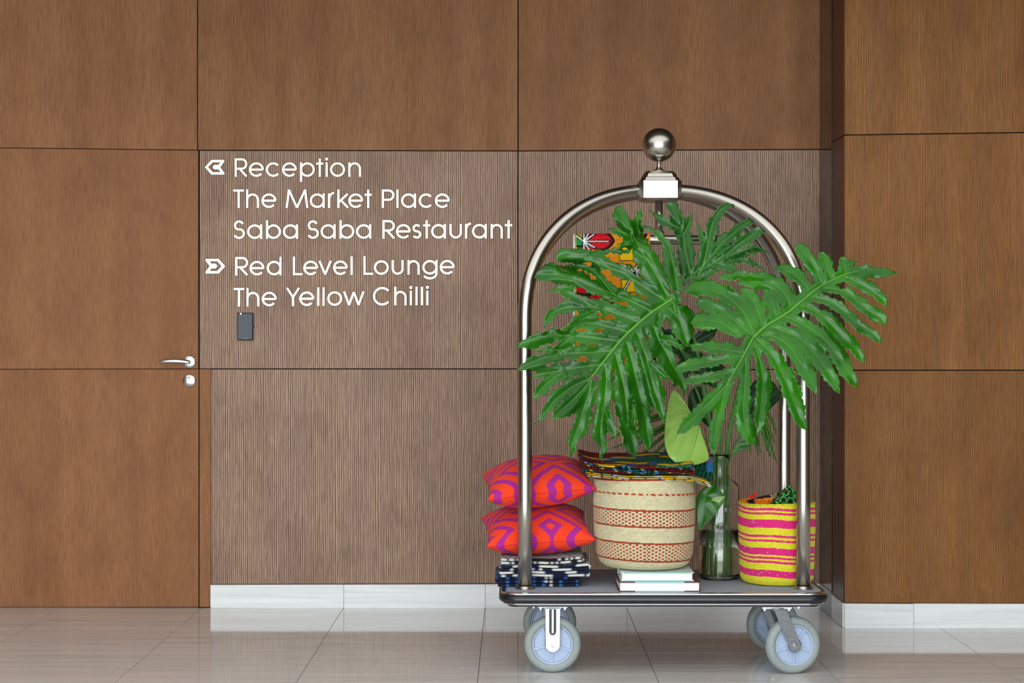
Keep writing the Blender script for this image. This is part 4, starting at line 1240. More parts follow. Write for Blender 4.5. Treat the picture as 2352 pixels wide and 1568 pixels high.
def lobed_leaf(name, label, lobes, midribs, depth, mat, stalk, stalk_r, seed, holes=(), wave=2.0, bump=0.013, droop=0.012, grid=4.2, wide=1.1, web=14, group='large lobed leaves in the bottle'):
    rnd = np.random.default_rng(seed)
    polys = []; ribs = []
    for lb in lobes:
        po, rb = lobe_outline(lb, rnd, wave, wide)
        polys.append(po); ribs.append((rb, max(max(q[2:]) if len(q) == 4 else 0 for q in lb)))
    mids = [cat_spline(np.array(m, float), max(8, int(np.sum(np.linalg.norm(np.diff(np.array(m, float)[:, :2], axis=0), axis=1))/6))) for m in midribs]
    for m in mids:     # blade directly beside the midribs
        po, _ = lobe_outline([(q[0], q[1], web*(0.4+0.16*q[2]), web*(0.4+0.16*q[2])) for q in m[::4]], rnd, 0)
        polys.append(po)
    V2, T = fill_mesh(polys, [np.array(h, float) for h in holes], grid)
    A = []; B = []; own = []
    for i, (rb, w) in enumerate(ribs):
        r_ = rb[::2] if len(rb) > 6 else rb
        A.append(r_[:-1]); B.append(r_[1:]); own += [i]*(len(r_)-1)
    for m in mids:
        A.append(m[:-1, :2]); B.append(m[1:, :2]); own += [-1]*(len(m)-1)
    A = np.vstack(A); B = np.vstack(B); own = np.array(own)
    dist, idx = seg_dist(V2, A, B)
    lob = own[idx]
    tw = rnd.normal(0, 1, len(lobes)+1)
    # tip sag: distance from the midribs
    MA = np.vstack([m[:-1, :2] for m in mids]); MBb = np.vstack([m[1:, :2] for m in mids])
    md, _ = seg_dist(V2, MA, MBb)
    wv = np.sin(V2[:, 0]*0.09+V2[:, 1]*0.06+seed)+np.sin(V2[:, 1]*0.11-V2[:, 0]*0.04)
    def surf(V2, dist, md, lob, wv):
        e = np.minimum(dist, 30)
        d = depth(V2[:, 0], V2[:, 1])
        d = d-bump*(1-np.exp(-(e/6.5)**1.5))+droop*(e/24)**2
        d = d+0.0026*wv*np.clip(e/14, 0, 1)
        d = d+0.018*tw[lob]*np.clip((md-30)/110, 0, 1.6)+0.02*np.clip(md/150, 0, 2)**2*0.6
        return d
    # smooth the lobe offset by averaging over neighbours
    d = surf(V2, dist, md, lob, wv)
    E = np.unique(np.sort(np.vstack([T[:, [0, 1]], T[:, [1, 2]], T[:, [2, 0]]]), axis=1), axis=0)
    cnt = np.bincount(E.ravel(), minlength=len(V2)).astype(float)
    for _ in range(3):
        acc = np.bincount(E[:, 0], weights=d[E[:, 1]], minlength=len(V2))+np.bincount(E[:, 1], weights=d[E[:, 0]], minlength=len(V2))
        d = 0.55*d+0.45*acc/np.maximum(cnt, 1)
    W = to_world(V2, d)
    st = into_bottle(stalk)
    root = P(st[-1][0], st[-1][1], st[-1][2])
    t = thing(name, label, 'leaf', root, group)
    o = mesh_obj('leaf_blade', W, T.tolist(), [mat, M_RIM], t, True)
    m = o.modifiers.new('thickness', 'SOLIDIFY'); m.thickness = 0.0013; m.offset = -1; m.material_offset_rim = 1
    # veins ride on the blade surface
    def on_surface(pts):
        q = np.asarray(pts)[:, :2]
        out = []
        for a in q:
            j = np.argmin((V2[:, 0]-a[0])**2+(V2[:, 1]-a[1])**2)
            out.append(d[j])
        out = np.array(out)
        if len(out) > 4:
            ker = np.ones(3)/3; pad = np.concatenate([[out[0]], out, [out[-1]]]); out = np.convolve(pad, ker, 'valid')
        return out
    vb = MB()
    for (rb, w) in ribs:
        if w < 7 or len(rb) < 8: continue
        r_ = rb[: int(len(rb)*0.92):2]
        if len(r_) < 4: continue
        dd = on_surface(r_)-0.0004
        wp = to_world(r_, dd)
        r0 = min(0.0022, 0.0009+w*0.00005)
        vb.tube([Vector(p) for p in wp], list(np.linspace(r0, 0.0004, len(wp))), 6)
    vb.build('veins', M_VEIN, t, True)
    for m_ in mids:
        dd = on_surface(m_)-0.0008
        wp = to_world(m_[:, :2], dd)
        MB().tube([Vector(p) for p in wp], [float(r) for r in m_[:, 2]*0.0011], 10).build('midrib', M_VEIN, t, True)
    sp = cat_spline(st, 30)
    MB().tube([P(*q) for q in sp], [float(stalk_r*(1.15-0.45*max(0, (i-14)/15))) for i in range(30)], 12).build('stalk', M_STEM, t, True)
    return t
def zc(ox, oy, k=0.22956):
    def f(rows, dy=0):
        out = []
        for q in rows:
            a = [ox+q[0]*k, oy+(q[1]+dy)*k]
            out.append(tuple(a+[v*k for v in q[2:]]))
        return out
    return f
z1 = zc(1170, 440); z2 = zc(1600, 440); z3 = zc(1170, 720); z4 = zc(1540, 720)

# ---- left leaf
LA = [
 z1([(1590,1060,30,30),(1450,800,110,90),(1320,590,95,90),(1200,360,95,75),(1150,280,75,45),(1090,185,75,45),(1060,160,20,12)]),
 z1([(1300,440,55,40),(1285,310,35,35),(1300,220,20,18),(1304,145)]),
 z1([(1200,440,45,45),(1100,400,35,30),(1040,382,22,14),(988,374)]),
 z1([(1220,490,40,40),(1150,520,38,32),(1095,566)]),
 z1([(1590,1110,40,30),(1400,990,70,80),(1240,885,70,75),(1150,823,58,92),(993,762,50,92),(806,675,55,85),(640,650,62,72),(540,660,46,78),(480,692,8,20)]),
 z1([(1340,660,20,20),(1250,605,25,25),(1120,590,28,18),(990,590,30,18),(880,610,40,15),(800,640,30,30)]),
 z1([(1067,1039,60,60),(993,967,46,50),(915,871,44,44),(845,797,36,40),(767,762,32,30),(658,749,28,24),(555,738)]),
 z1([(1430,1205,60,40),(1200,1090,90,90),(1067,1039,70,70),(920,980,66,60),(800,940,62,70),(680,885,66,88),(500,838,72,95),(400,830,60,100),(300,840,46,52),(250,852)]),
 z1([(640,945,45,40),(480,975,24,20),(372,990)]),
 z1([(1300,1310,60,60),(1060,1220,70,85),(880,1165,60,82),(700,1158,45,90),(560,1165,38,55),(430,1215,42,36),(375,1290,38,26),(342,1362)]),
 z1([(880,1165,60,40),(700,1080,60,45),(560,1010,40,24),(495,985)]),
 z1([(920,1190,50,60),(760,1262,62,62),(610,1350,36,34),(525,1406)]),
 z1([(1210,1410,70,60),(1000,1360,72,66),(820,1320,62,58),(700,1322,44,44),(600,1392)]),
 z3([(1110,280,60,60),(880,250,62,66),(620,225,60,52),(450,212,60,52),(230,268,80,42),(130,312,32,30),(66,344)]),
 z3([(640,225,60,60),(540,300,50,46),(468,384,8,8)]),
 z3([(1020,375,50,50),(800,390,50,62),(600,402,50,72),(400,432,56,42),(250,482,90,52),(170,510,50,34),(120,545,22,20),(72,562)]),
 z3([(580,370,45,40),(420,362,34,30),(250,374)]),
 z3([(920,510,60,40),(700,540,72,62),(540,575,62,72),(400,590,46,62),(300,612,38,44),(222,640)]),
 z3([(560,575,60,60),(420,662,52,52),(320,752,56,46),(225,878)]),
 z3([(820,645,60,40),(640,725,80,72),(520,812,62,72),(440,882,50,62),(380,960,30,36),(320,1030,22,24),(252,1108)]),
 z3([(800,690,60,50),(690,810,92,66),(590,905,92,50),(510,975,72,50),(455,1025,36,30),(428,1040,10,8)]),
 z3([(820,660,40,40),(800,780,60,70),(740,960,80,72),(690,1130,100,46),(655,1225,56,58),(625,1330,38,24),(612,1456)]),
 z3([(955,500,40,40),(970,650,60,70),(960,800,70,78),(945,950,50,76),(915,1130,60,76),(915,1240,50,66),(935,1350,38,22),(930,1420,10,22),(930,1492)]),
 z3([(950,950,40,30),(1010,1110,46,44),(1078,1248)]),
 z3([(1060,390,40,40),(1120,620,55,60),(1150,750,46,108),(1170,900,40,110),(1190,1050,34,92),(1210,1150,56,88),(1225,1250,56,85),(1250,1350,36,66),(1256,1446)]),
 z3([(1170,270,40,40),(1220,450,60,55),(1260,620,50,80),(1290,750,50,98),(1320,880,78,108),(1360,1050,50,80),(1378,1180,58,80),(1392,1280,38,50),(1390,1378)]),
 z3([(1270,900,60,40),(1235,1020,36,40),(1215,1132)]),
 z3([(1270,170,40,40),(1330,320,60,70),(1380,470,56,80),(1420,640,58,110),(1460,790,92,100),(1500,900,54,70),(1530,1000,25,30),(1557,1108)]),
 z3([(1400,490,40,50),(1480,565,46,44),(1600,676)]),
 z3([(1440,120,60,40),(1500,270,60,110),(1570,390,58,112),(1630,510,50,116),(1695,625,54,78),(1742,730,28,38),(1745,822)]),
 z3([(1510,262,30,60),(1620,282,50,46),(1762,352)]),
 [(1534,706,10,12),(1558.6,730,30,22),(1567,752,25,22),(1574,776,14,14),(1582,797)],
 z1([(1690,985,50,60),(1655,800,100,42),(1615,610,70,30),(1580,520,46,24),(1500,430,26,26),(1400,362,20,14),(1302,345)]),
 [(1540,676,8,6),(1546,697,7,7),(1554,722)],
 [(1555.5,660,6,6),(1557.5,686,6.5,6),(1561,701)],
 [(1514,716,5,6),(1513,752,5,6),(1512,795)],
]
MIDA = [[(1545,686,3.6),(1500,715,4.2),(1468,741,4.4),(1427,780,4.2),(1386,831,3.5),(1358,867,2.6)]]
HA = [z1([(905,800),(960,778),(1000,780),(1030,832),(985,860)]), z1([(1040,892),(1140,885),(1232,890),(1258,980),(1266,1036),(1225,1040),(1160,970),(1100,925)]),
      z1([(745,712),(800,702),(824,712),(818,744),(785,742)]), z1([(690,968),(730,955),(765,985),(738,1030),(712,1012)]),
      z1([(1000,655),(1100,690),(1190,760),(1270,800),(1335,845),(1325,858),(1255,828),(1180,765),(1090,718),(1010,690)]),
      z1([(1230,560),(1238,680),(1210,712),(1100,700),(1010,660),(1040,640),(1130,630),(1200,620)]),
      z1([(865,1190),(895,1195),(930,1240),(890,1245)]), z1([(950,1240),(1010,1220),(1070,1275),(1000,1275)]),
      z1([(840,1395),(900,1375),(945,1362),(950,1395),(880,1408)]), z3([(700,430),(760,425),(768,445),(705,452)]),
      z1([(1060,1100),(1180,1105),(1190,1130),(1150,1142),(1090,1120)])]
dA = lambda px, py: 6.03+0.00018*(px-1545)-0.00024*(py-690)
lobed_leaf('philodendron_leaf', 'huge glossy lobed leaf spreading left over the front post of the cart', LA, MIDA, dA, M_LEAF,
           [(1545,686,6.034),(1575,720,6.12),(1600,800,6.20),(1618,900,6.27),(1634,990,6.32),(1641,1060,6.335),(1636,1180,6.33),(1626,1320,6.325)], 0.0056, 5, HA, wide=1.12, web=30)

# ---- right leaf
LB = [
 z2([(1240,950,40,60),(1480,832,40,62),(1640,792,58,92),(1750,780,36,82),(1880,785,14,80),(1950,795,8,40),(2016,808)]),
 z2([(1490,845,50,60),(1490,765,70,70),(1465,700,52,70),(1452,650,10,22)]),
 z2([(1500,740,40,40),(1560,715,30,24),(1612,700)]),
 z2([(1270,935,60,60),(1230,850,70,70),(1160,720,80,66),(1080,620,68,60),(1020,560,40,58),(985,536)]),
 z2([(1350,870,50,50),(1305,745,50,62),(1255,632,40,46),(1235,606)]),
 z2([(1130,990,50,50),(1075,915,56,62),(980,832,60,80),(880,780,50,56),(775,750)]),
 z2([(940,1150,60,60),(900,1050,86,96),(815,952,62,80),(700,906,80,96),(580,900,70,60),(480,910,36,36),(398,922)]),
 z2([(680,860,40,40),(450,835,50,42),(300,850,34,30),(208,866)]),
 z2([(800,1250,60,60),(775,1170,70,70),(725,1060,56,84),(655,980)]),
 z2([(660,1360,60,60),(635,1250,88,72),(588,1130,68,90),(520,1040,52,72),(425,960)]),
 z2([(575,1440,40,40),(515,1285,60,80),(430,1160,52,108),(300,1050,62,100),(150,990,62,92),(0,985,60,98),(-90,985,32,40),(-130,985)]),
 z2([(555,1440,40,40),(430,1330,50,60),(300,1220,62,80),(170,1155,62,70),(60,1125,62,62),(-15,1100)]),
 z2([(450,1455,20,50),(350,1380,62,60),(230,1305,82,80),(100,1292,92,80),(0,1300,72,70),(-62,1312)]),
 z2([(1480,850,40,40),(1600,902,60,56),(1750,992,75,50),(1850,1072,50,40),(1906,1166)]),
 z2([(1260,962,30,40),(1380,970,42,48),(1500,1012,60,56),(1620,1110,66,56),(1740,1202,66,60),(1850,1268,62,60),(1892,1342)]),
 z2([(1140,1042,30,40),(1240,1070,46,48),(1360,1112,50,56),(1480,1202,58,56),(1580,1300,56,56),(1700,1390,48,54),(1790,1446,46,46),(1846,1516)]),
 z2([(1030,1130,40,40),(1120,1160,46,48),(1230,1222,60,58),(1340,1322,90,68),(1430,1422,70,60),(1459,1460,90,58),(1539,1530,72,50),(1619,1620,50,46),(1678,1724)]),
 z4([(1140,25,40,40),(1250,70,60,50),(1400,152,70,60),(1540,252,88,70),(1640,382,116,62),(1740,532,75,80),(1820,652,46,60),(1869,742)]),
 z4([(1000,125,40,40),(1150,182,60,50),(1300,252,100,62),(1420,372,128,66),(1520,502,90,80),(1600,622,70,70),(1660,722,40,50),(1698,804)]),
 z4([(900,212,40,40),(1040,227,52,50),(1170,312,90,70),(1260,432,110,70),(1340,562,98,70),(1405,685,68,52),(1473,822)]),
 z4([(850,250,40,40),(960,342,60,50),(1060,482,80,62),(1130,622,108,70),(1190,762,108,80),(1240,902,98,70),(1290,1032,64,70),(1340,1130,24,30),(1363,1170)]),
 z4([(835,280,40,40),(880,402,46,50),(915,562,80,56),(925,702,88,62),(915,852,88,66),(900,982,78,64),(880,1122,48,30),(868,1226)]),
 z4([(755,420,40,40),(755,602,46,60),(745,782,60,70),(730,932,74,80),(738,1052,56,98),(765,1150,84,92),(812,1252,40,60),(843,1320)]),
 z4([(600,660,60,60),(540,735,62,62),(430,852,70,76),(300,982,70,66),(180,1092,60,60),(110,1162,40,40),(68,1202,8,8)]),
 z4([(580,690,50,50),(540,822,60,42),(510,932,50,60),(480,1052,50,60),(450,1202,40,70),(440,1322,40,50),(430,1422)]),
 z4([(650,575,40,40),(450,615,62,40),(300,642,56,40),(200,666,44,34),(148,690,22,16)]),
 z4([(730,415,40,40),(550,452,52,40),(350,484,60,60),(200,512,60,56),(90,540,50,34),(48,540)]),
 z4([(740,390,40,40),(600,372,32,80),(480,352,56,70),(350,336,40,60),(250,322,44,20),(188,310)]),
]
MIDB = [[(1729.7,775.5,4.8),(1760,748,4.6),(1806,720,4.2),(1843,690,3.6),(1884,658,3.0),(1940,630,2.0),(1975,622,1.2)],
        [(1729.7,775.5,3.8),(1710,812,3.4),(1689,849,2.8),(1669,884,2.0)]]
HB = [z2([(1420,945),(1480,905),(1520,900),(1530,930),(1480,965),(1440,972)]), z2([(1325,1045),(1370,1030),(1430,1045),(1440,1065),(1380,1062),(1335,1060)]),
      z2([(1185,1130),(1240,1150),(1290,1175),(1250,1190),(1215,1165)]), z2([(1040,1235),(1070,1215),(1120,1225),(1140,1250),(1090,1256)]),
      z2([(900,1305),(960,1325),(1015,1350),(1012,1364),(960,1345),(910,1325)]), z4([(905,440),(925,390),(950,420),(975,500),(1010,590),(960,560),(930,480)]),
      z4([(1145,430),(1180,415),(1215,480),(1245,500),(1225,530),(1180,480)]), z4([(800,490),(815,480),(820,540),(815,600),(800,560)]),
      z4([(640,660),(690,625),(698,640),(690,700),(650,750),(600,770),(630,710)])]
dB = lambda px, py: 5.955-0.00002*(px-1730)-0.00046*(py-775)
lobed_leaf('philodendron_leaf', 'huge bright green lobed leaf pointing right past the right front post', LB, MIDB, dB, M_LEAF_B,
           [(1729,776,5.962),(1722,800,6.04),(1705,860,6.18),(1688,930,6.27),(1674,1000,6.325),(1668,1060,6.345),(1664,1180,6.35),(1660,1325,6.345)], 0.0068, 9, HB, bump=0.010, wide=1.0, web=17)

# ---- upper leaf behind
LC = [
 z1([(1830,880,40,40),(1795,750,90,60),(1755,560,66,80),(1740,440,60,66),(1705,310,80,48),(1655,210,50,60),(1610,150,40,60),(1570,128,8,10)]),
 z1([(1745,440,40,30),(1800,310,32,26),(1838,198)]),
 z1([(1710,370,40,50),(1570,305,46,42),(1490,255,30,30),(1400,184)]),
 z2([(55,760,40,40),(100,600,78,60),(130,450,62,60),(160,322,42,60),(210,232,42,40),(285,158,36,36),(366,124)]),
 z2([(90,510,40,40),(40,405,26,22),(5,314)]),
 z2([(60,755,30,30),(140,655,40,40),(260,512,60,56),(380,410,50,46),(470,337,40,36),(545,290,28,30),(612,280)]),
 z2([(85,770,30,30),(300,622,52,46),(420,532,46,40),(530,452,46,46),(630,392,36,40),(722,390)]),
 z2([(280,650,40,40),(430,602,42,40),(560,560,26,26),(642,540)]),
 z2([(310,690,30,30),(480,642,20,18),(620,590,18,16),(747,606)]),
 z2([(380,680,30,30),(540,702,26,26),(620,742,18,18),(682,802)]),
 z2([(150,700,60,50),(280,740,60,50),(360,765,46,40),(400,775)]),
 z2([(40,760,50,50),(-40,830,50,40),(-120,900,30,30),(-160,960)]),
 z2([(-30,900,40,40),(60,850,30,36),(150,800,40,36),(230,770)]),
]
MIDC = [[(1600,640,2.6),(1612,618,2.4),(1622,596,1.8)]]
dC = lambda px, py: 6.135-0.00008*(px-1600)-0.00035*(py-620)
lobed_leaf('philodendron_leaf', 'deep green lobed leaf reaching up in front of the hanging rail', LC, MIDC, dC, M_LEAF_C,
           [(1600,640,6.15),(1612,700,6.20),(1632,800,6.27),(1652,930,6.33),(1656,1060,6.345),(1650,1180,6.36),(1646,1318,6.365)], 0.005, 21)

# ---- dark filler leaf deep in the bunch
LD = [
 [(1560,800,8,8),(1590,790,14,12),(1625,770,12,12),(1650,755)],
 [(1560,800,8,10),(1540,775,14,14),(1515,765,10,12),(1492,758)],
 [(1560,800,10,10),(1575,830,16,14),(1560,865,14,14),(1545,888)],
 [(1560,800,8,8),(1600,825,14,14),(1635,838,12,14),(1668,845)],
 [(1560,800,8,8),(1525,815,12,14),(1508,850,10,12),(1500,885)],
 [(1560,800,8,8),(1575,765,12,14),(1570,735,12,10),(1562,712)],
 [(1560,800,8,8),(1605,850,12,12),(1630,875,10,10),(1652,895)],
]
lobed_leaf('philodendron_leaf', 'small dark lobed leaf deep between the two huge leaves', LD, [[(1552,795,1.6),(1560,800,2.0),(1572,808,1.6)]], lambda px, py: 6.215+0*px, M_LEAF_D,
           [(1562,802,6.22),(1590,870,6.28),(1630,980,6.33),(1648,1060,6.345),(1642,1180,6.31),(1636,1322,6.30)], 0.0035, 33)

# ---- simple leaves
def simple_leaf(name, label, outline, ribs, depth, mat, stalk, stalk_r, seed=1, stalk_mat=None, rim=M_RIM, grid=4.0, cat='leaf', group=None, bulge=0.01):
    o_ = np.array(outline, float)
    P_ = cat_spline(np.vstack([o_, o_[:1]]), max(30, len(o_)*6))[:-1]
    V2, T = fill_mesh([P_], [], grid)
    A = np.vstack([np.array(r, float)[:-1] for r in ribs]); B = np.vstack([np.array(r, float)[1:] for r in ribs])
    dist, _ = seg_dist(V2, A, B)
    d = depth(V2[:, 0], V2[:, 1])-bulge*(1-np.exp(-(dist/9)**1.4))+bulge*1.2*(dist/30)**2+0.001*np.sin(V2[:, 0]*0.06+V2[:, 1]*0.08+seed)
    st = into_bottle(stalk)
    t = thing(name, label, cat, P(*st[-1]), group)
    o = mesh_obj('leaf_blade', to_world(V2, d), T.tolist(), [mat, rim], t, True)
    m = o.modifiers.new('thickness', 'SOLIDIFY'); m.thickness = 0.0011; m.offset = -1; m.material_offset_rim = 1
    vb = MB()
    for r in ribs:
        q = cat_spline(np.array(r, float), 14)
        dd = np.array([d[np.argmin(((V2-a)**2).sum(1))] for a in q])-0.0004
        vb.tube([Vector(p) for p in to_world(q, dd)], list(np.linspace(0.0013, 0.0004, 14)), 6)
    vb.build('veins', M_VEIN, t, True)
    sp = cat_spline(st, 24)
    MB().tube([P(*q) for q in sp], list(np.linspace(stalk_r, stalk_r*1.25, 24)), 10).build('stalk', stalk_mat or M_STEM, t, True)
    return t
z8 = lambda rows: [(1500+x*0.13393, 860+y*0.13393) for x, y in rows]
simple_leaf('heart_leaf', 'pale lime green heart shaped leaf above the large basket', z8([(370,250),(310,310),(270,450),(232,650),(202,900),(195,1100),(218,1260),(290,1420),(420,1520),(640,1560),(880,1500),(960,1420),(905,1210),(840,1020),(790,850),(720,740),(650,640),(560,490),(470,360)]),
            [z8([(795,850),(740,1100),(640,1440)]), z8([(795,850),(560,930),(430,1020),(290,1230)]), z8([(795,850),(620,680),(480,610),(290,720)]), z8([(795,850),(600,600),(400,400)])],
            lambda px, py: 6.185-0.0005*(py-950), M_PALE_LEAF, [(1605,974,6.19),(1614,972,6.19),(1620,985,6.22),(1624,1015,6.27),(1632,1050,6.325),(1636,1120,6.33),(1630,1322,6.34)], 0.0022, 2, M_REDSTEM, bulge=0.006, group='single leaves in the bottle')
z9 = lambda rows: [(1590+x*0.20408, 1030+y*0.20408) for x, y in rows]
simple_leaf('drooping_leaf', 'dark glossy oval leaf drooping in front of the bottle, beside the large basket', z9([(255,400),(130,440),(52,560),(44,740),(60,880),(95,918),(120,880),(240,760),(330,640),(376,545),(330,490),(300,450)]),
            [z9([(255,400),(150,520),(125,700),(98,912)]), z9([(150,520),(240,560),(300,640)]), z9([(135,620),(200,680),(240,740)])],
            lambda px, py: 6.215-0.0003*(px-1620)-0.0003*(py-1160), M_LEAF, [(1640,1112,6.225),(1640,1095,6.25),(1636,1068,6.29),(1646,1040,6.32),(1650,1060,6.325)], 0.002, 4, bulge=0.005, group='single leaves in the bottle')
simple_leaf('wilted_leaf', 'tiny pale curled leaf tip in front of the bottle', z9([(205,585),(240,555),(300,540),(370,538),(345,570),(325,590),(310,612),(270,600)]),
            [z9([(210,585),(300,565),(365,540)])], lambda px, py: 6.195+0*px, M_WILT, [(1652,1143,6.20),(1656,1130,6.215),(1654,1100,6.24),(1652,1060,6.31),(1652,1046,6.325)], 0.0011, 6, bulge=0.002, group='single leaves in the bottle')
simple_leaf('folded_leaf', 'bright green folded leaf leaning right out of the bottle neck', z8([(1340,1370),(1420,1230),(1500,1100),(1530,1020),(1600,1080),(1665,1180),(1590,1260),(1470,1320)]),
            [z8([(1345,1360),(1480,1200),(1640,1180)])], lambda px, py: 6.30+0*px, M_LEAF_B, [(1680,1042,6.31),(1676,1060,6.33),(1672,1180,6.335),(1672,1320,6.335)], 0.002, 8, bulge=0.006, group='single leaves in the bottle')
simple_leaf('broad_leaf', 'broad dark leaf behind the fingers of the right leaf', z8([(1750,100),(1900,60),(2080,150),(2185,375),(2080,520),(2000,590),(1880,700),(1760,760),(1640,700),(1600,500),(1620,250)]),
            [z8([(1640,800),(1760,560),(1900,330),(2080,200)])], lambda px, py: 6.36+0*px, M_LEAF_D, [(1718,966,6.36),(1700,1000,6.36),(1678,1046,6.35),(1672,1180,6.315),(1668,1322,6.30)], 0.0025, 12, group='single leaves in the bottle')
simple_leaf('broad_leaf', 'broad dark leaf behind the pale heart leaf', z8([(600,560),(620,330),(700,230),(820,200),(930,300),(1000,520),(1010,760),(960,900),(840,800),(700,700)]),
            [z8([(960,900),(840,560),(760,260)])], lambda px, py: 6.34+0*px, M_LEAF_D, [(1630,985,6.34),(1644,1046,6.355),(1640,1180,6.36),(1640,1322,6.36)], 0.0025, 14, group='single leaves in the bottle')
# ---- palm fronds behind
def frond(label, leaflets, spine, depth, seed):
    spine = into_bottle(spine)
    t = thing('palm_frond', label, 'leaf', P(*spine[-1]), 'palm fronds in the bottle')
    sp = cat_spline(np.array(spine, float), 24)
    MB().tube([P(*q) for q in sp], list(np.linspace(0.0012, 0.0026, 24)), 8).build('stalk', M_STEM, t, True)
    for i, (x0, y0, x1, y1, bend, w) in enumerate(leaflets):
        n = 18; V = []
        d0 = depth+0.012*math.sin(i*2.1+seed)
        dx, dy = x1-x0, y1-y0; L = math.hypot(dx, dy); nx_, ny_ = -dy/L, dx/L
        for k in range(n):
            u = k/(n-1)
            cx, cy = x0+dx*u+nx_*bend*4*u*(1-u), y0+dy*u+ny_*bend*4*u*(1-u)
            ww = w*(math.sin(PI*min(1, 0.12+0.88*u))**0.7) if u < 0.999 else 0.15
            dd = d0+0.01*u
            V += [P(cx+nx_*ww, cy+ny_*ww, dd+0.003), P(cx, cy, dd), P(cx-nx_*ww, cy-ny_*ww, dd+0.003)]
        f = []
        for k in range(n-1):
            for e in range(2):
                a = 3*k+e; f.append((a, a+1, a+4, a+3))
        o = mesh_obj('leaflet', V, f, M_PALM, t, True)
        m = o.modifiers.new('thickness', 'SOLIDIFY'); m.thickness = 0.0006
R_L = [(1752,905,1785,1063,8,4.2), (1748,915,1781,1020,4,4.0), (1742,920,1771,1052,5,3.8), (1738,930,1762,1036,-3,4.0), (1730,935,1743,1046,3,3.6), (1722,960,1726,1047,2,2.6), (1716,965,1717,1044,1,2.2), (1745,925,1784,1000,-6,3.6), (1735,950,1747,1040,2,2.2)]
frond('drooping palm frond hanging right of the bottle neck', R_L, [(1752,900,6.44),(1735,925,6.44),(1705,990,6.40),(1676,1048,6.355),(1670,1180,6.325),(1664,1322,6.32)], 6.44, 1)
L_L = [(1575,930,1395,1012,6,4.0), (1572,950,1402,1030,-5,4.0), (1570,965,1420,1052,6,3.6), (1560,975,1442,1075,4,3.6), (1575,940,1440,978,-4,3.6), (1565,985,1478,1068,3,3.4), (1560,990,1512,1062,2,3.0), (1570,960,1472,1012,5,3.6)]
frond('palm frond fanning left behind the pale heart leaf', L_L, [(1572,930,6.46),(1590,960,6.45),(1620,1010,6.40),(1642,1048,6.355),(1634,1180,6.345),(1628,1322,6.35)], 6.46, 2)

# ------------------------------------------------------------------ things inside the small basket
def bundle(name, label, outline, d0, thick, colfn, mat, cat, bulge=0.02, grid=2.2):
    o_ = np.array(outline, float)
    P_ = cat_spline(np.vstack([o_, o_[:1]]), len(o_)*8)[:-1]
    V2, T = fill_mesh([P_], [], grid)
    bd, _ = seg_dist(V2, P_, np.roll(P_, -1, axis=0))
    h = bulge*np.sqrt(np.clip(bd/12, 0, 1))
    n = len(V2)
    Vf = to_world(V2, d0-h); Vb = to_world(V2, d0+thick+h)
    E = {}
    for a, b, c in T:
        for e in ((a, b), (b, c), (c, a)): E[e] = 1
    f = T.tolist()+[[c+n, b+n, a+n] for a, b, c in T]+[[b, a, a+n, b+n] for (a, b) in E if (b, a) not in E]
    c2 = colfn(V2[:, 0], V2[:, 1])
    t = thing(name, label, cat, tuple(Vf.mean(0)))
    mesh_obj('cloth', np.vstack([Vf, Vb]), f, mat, t, True, cols=np.vstack([c2, c2]))
    return t
LG = np.array(srgb(96, 226, 92)[:3]); ORC = np.array(srgb(255, 130, 10)[:3])
def c_scroll(px, py):
    c = np.tile(BLACK*2.0, (len(px), 1))
    for cx, cy, r in ((1792, 1136, 6.5), (1806, 1131, 6), (1817, 1135, 8), (1800, 1148, 7), (1816, 1151, 8), (1826, 1132, 6), (1786, 1150, 5), (1829, 1148, 7)):
        q = np.hypot(px-cx, py-cy); c[np.abs(q-r) < 0.85] = LG*0.8
    for cx, cy in ((1806, 1121), (1784, 1153), (1825, 1155), (1813, 1117), (1771, 1151), (1820, 1124)):
        u = (px-cx)*0.7+(py-cy)*0.7; v = -(px-cx)*0.7+(py-cy)*0.7
        c[(u/4.5)**2+(v/2)**2 < 1] = LG
    sm = np.abs((py-1120)+(px-1811)*0.82) < 1.2
    c[sm & (px < 1812)] = np.array(srgb(110, 80, 30)[:3])
    return c
bundle('printed_pouch', 'black pouch with green scrolls standing in the small basket', [(1764, 1175), (1768, 1158), (1784, 1140), (1797, 1126), (1811, 1115), (1824, 1124), (1838, 1133), (1842, 1175), (1800, 1182)], 6.265, 0.05, c_scroll, M_CLOTH, 'pouch')
def c_orange(px, py):
    c = np.tile(BLACK*1.5, (len(px), 1))
    m = (py > 1146-(px-1735)*0.09) & (px > 1733) & (px < 1774)
    c[m] = ORC; c[m & (np.sin(px*1.1+np.sin(py*0.9)*2)*np.sin(py*1.2) > 0.62)] = ORC*0.25
    cr = (px > 1769) & (px < 1785) & (np.sin(px*1.6+py*0.5) > 0.3) & (py < 1146); c[cr] = np.array(srgb(225, 190, 140)[:3])
    return c
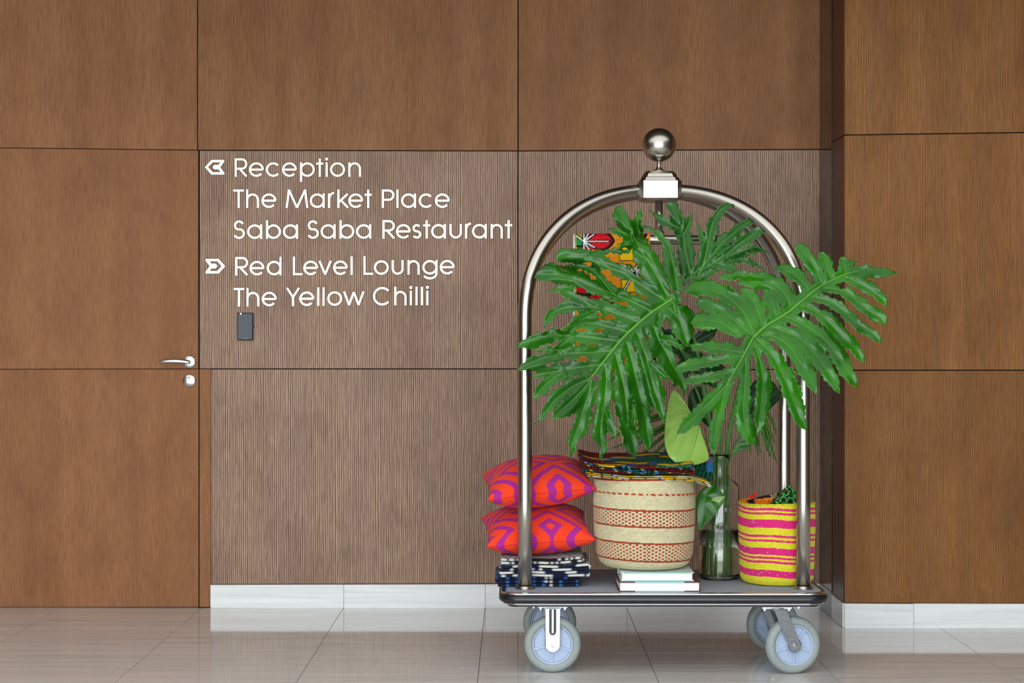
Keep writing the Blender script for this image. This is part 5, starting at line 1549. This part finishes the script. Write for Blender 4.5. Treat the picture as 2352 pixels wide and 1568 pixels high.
pt = bundle('patchwork_pouch', 'black and orange patchwork pouch with red tassel, in the small basket', [(1714, 1175), (1716, 1152), (1732, 1144), (1750, 1139), (1770, 1135), (1786, 1131), (1796, 1140), (1796, 1175), (1755, 1180)], 6.325, 0.03, c_orange, M_CLOTH, 'pouch', 0.012)
M_TASSEL = plain('red_tassel_yarn', srgb(226, 24, 24), 0.8)
tb = MB()
for (x0, y0, x1, y1) in ((1731,1142,1718,1135),(1731,1142,1717,1140),(1731,1142,1717,1144),(1731,1142,1720,1147),(1729,1141,1735,1130),(1729,1141,1737,1129),(1729,1141,1740,1131),(1731,1142,1726,1146),(1730,1142,1733,1146),(1729,1140,1741,1134)):
    a = P(x0, y0, 6.30); b = P(x1, y1, 6.29+0.002*(x1 % 3))
    tb.tube([a, (a+b)/2+Vector((0, 0, 0.001)), b], [0.0022, 0.0018, 0.0012], 6)
tb.build('tassel', M_TASSEL, pt, True)
bundle('red_pouch', 'red patterned pouch at the left edge of the small basket', [(1700, 1165), (1702, 1148), (1708, 1144), (1714, 1149), (1720, 1156), (1722, 1168)], 6.27, 0.02, lambda px, py: np.where((np.sin(px*1.5) > 0.6)[:, None], YLW, np.array(srgb(200, 24, 24)[:3])), M_CLOTH, 'pouch', 0.006, 2.0)

# hanging corner of the green cloth, right of the large basket
def c_flap(px, py):
    c = np.tile(DKG, (len(px), 1)); c[np.sin((px*0.9+py*0.5)*2.2) > 0.4] = GREEN*0.7
    c[(py < 1062)] = MAROON; c[(px > 1622) & (py < 1085) & (np.sin(px*0.8+py*0.9) > 0)] = BLUE
    return c
pr = [o_ for o_ in bpy.data.objects if o_.name == 'folded_print_cloth'][0]
fl = np.array([(1590, 1056), (1612, 1050), (1634, 1048), (1639, 1068), (1636, 1094), (1630, 1112), (1616, 1110), (1604, 1100), (1594, 1080)], float)
FP = cat_spline(np.vstack([fl, fl[:1]]), 70)[:-1]
V2, T2 = fill_mesh([FP], [], 2.4)
o = mesh_obj('hanging_corner', to_world(V2, 6.185+0.006*np.sin(V2[:, 0]*0.25)-0.0006*(V2[:, 1]-1080)), T2.tolist(), M_CLOTH, pr, True, cols=c_flap(V2[:, 0], V2[:, 1]))
m = o.modifiers.new('thickness', 'SOLIDIFY'); m.thickness = 0.002
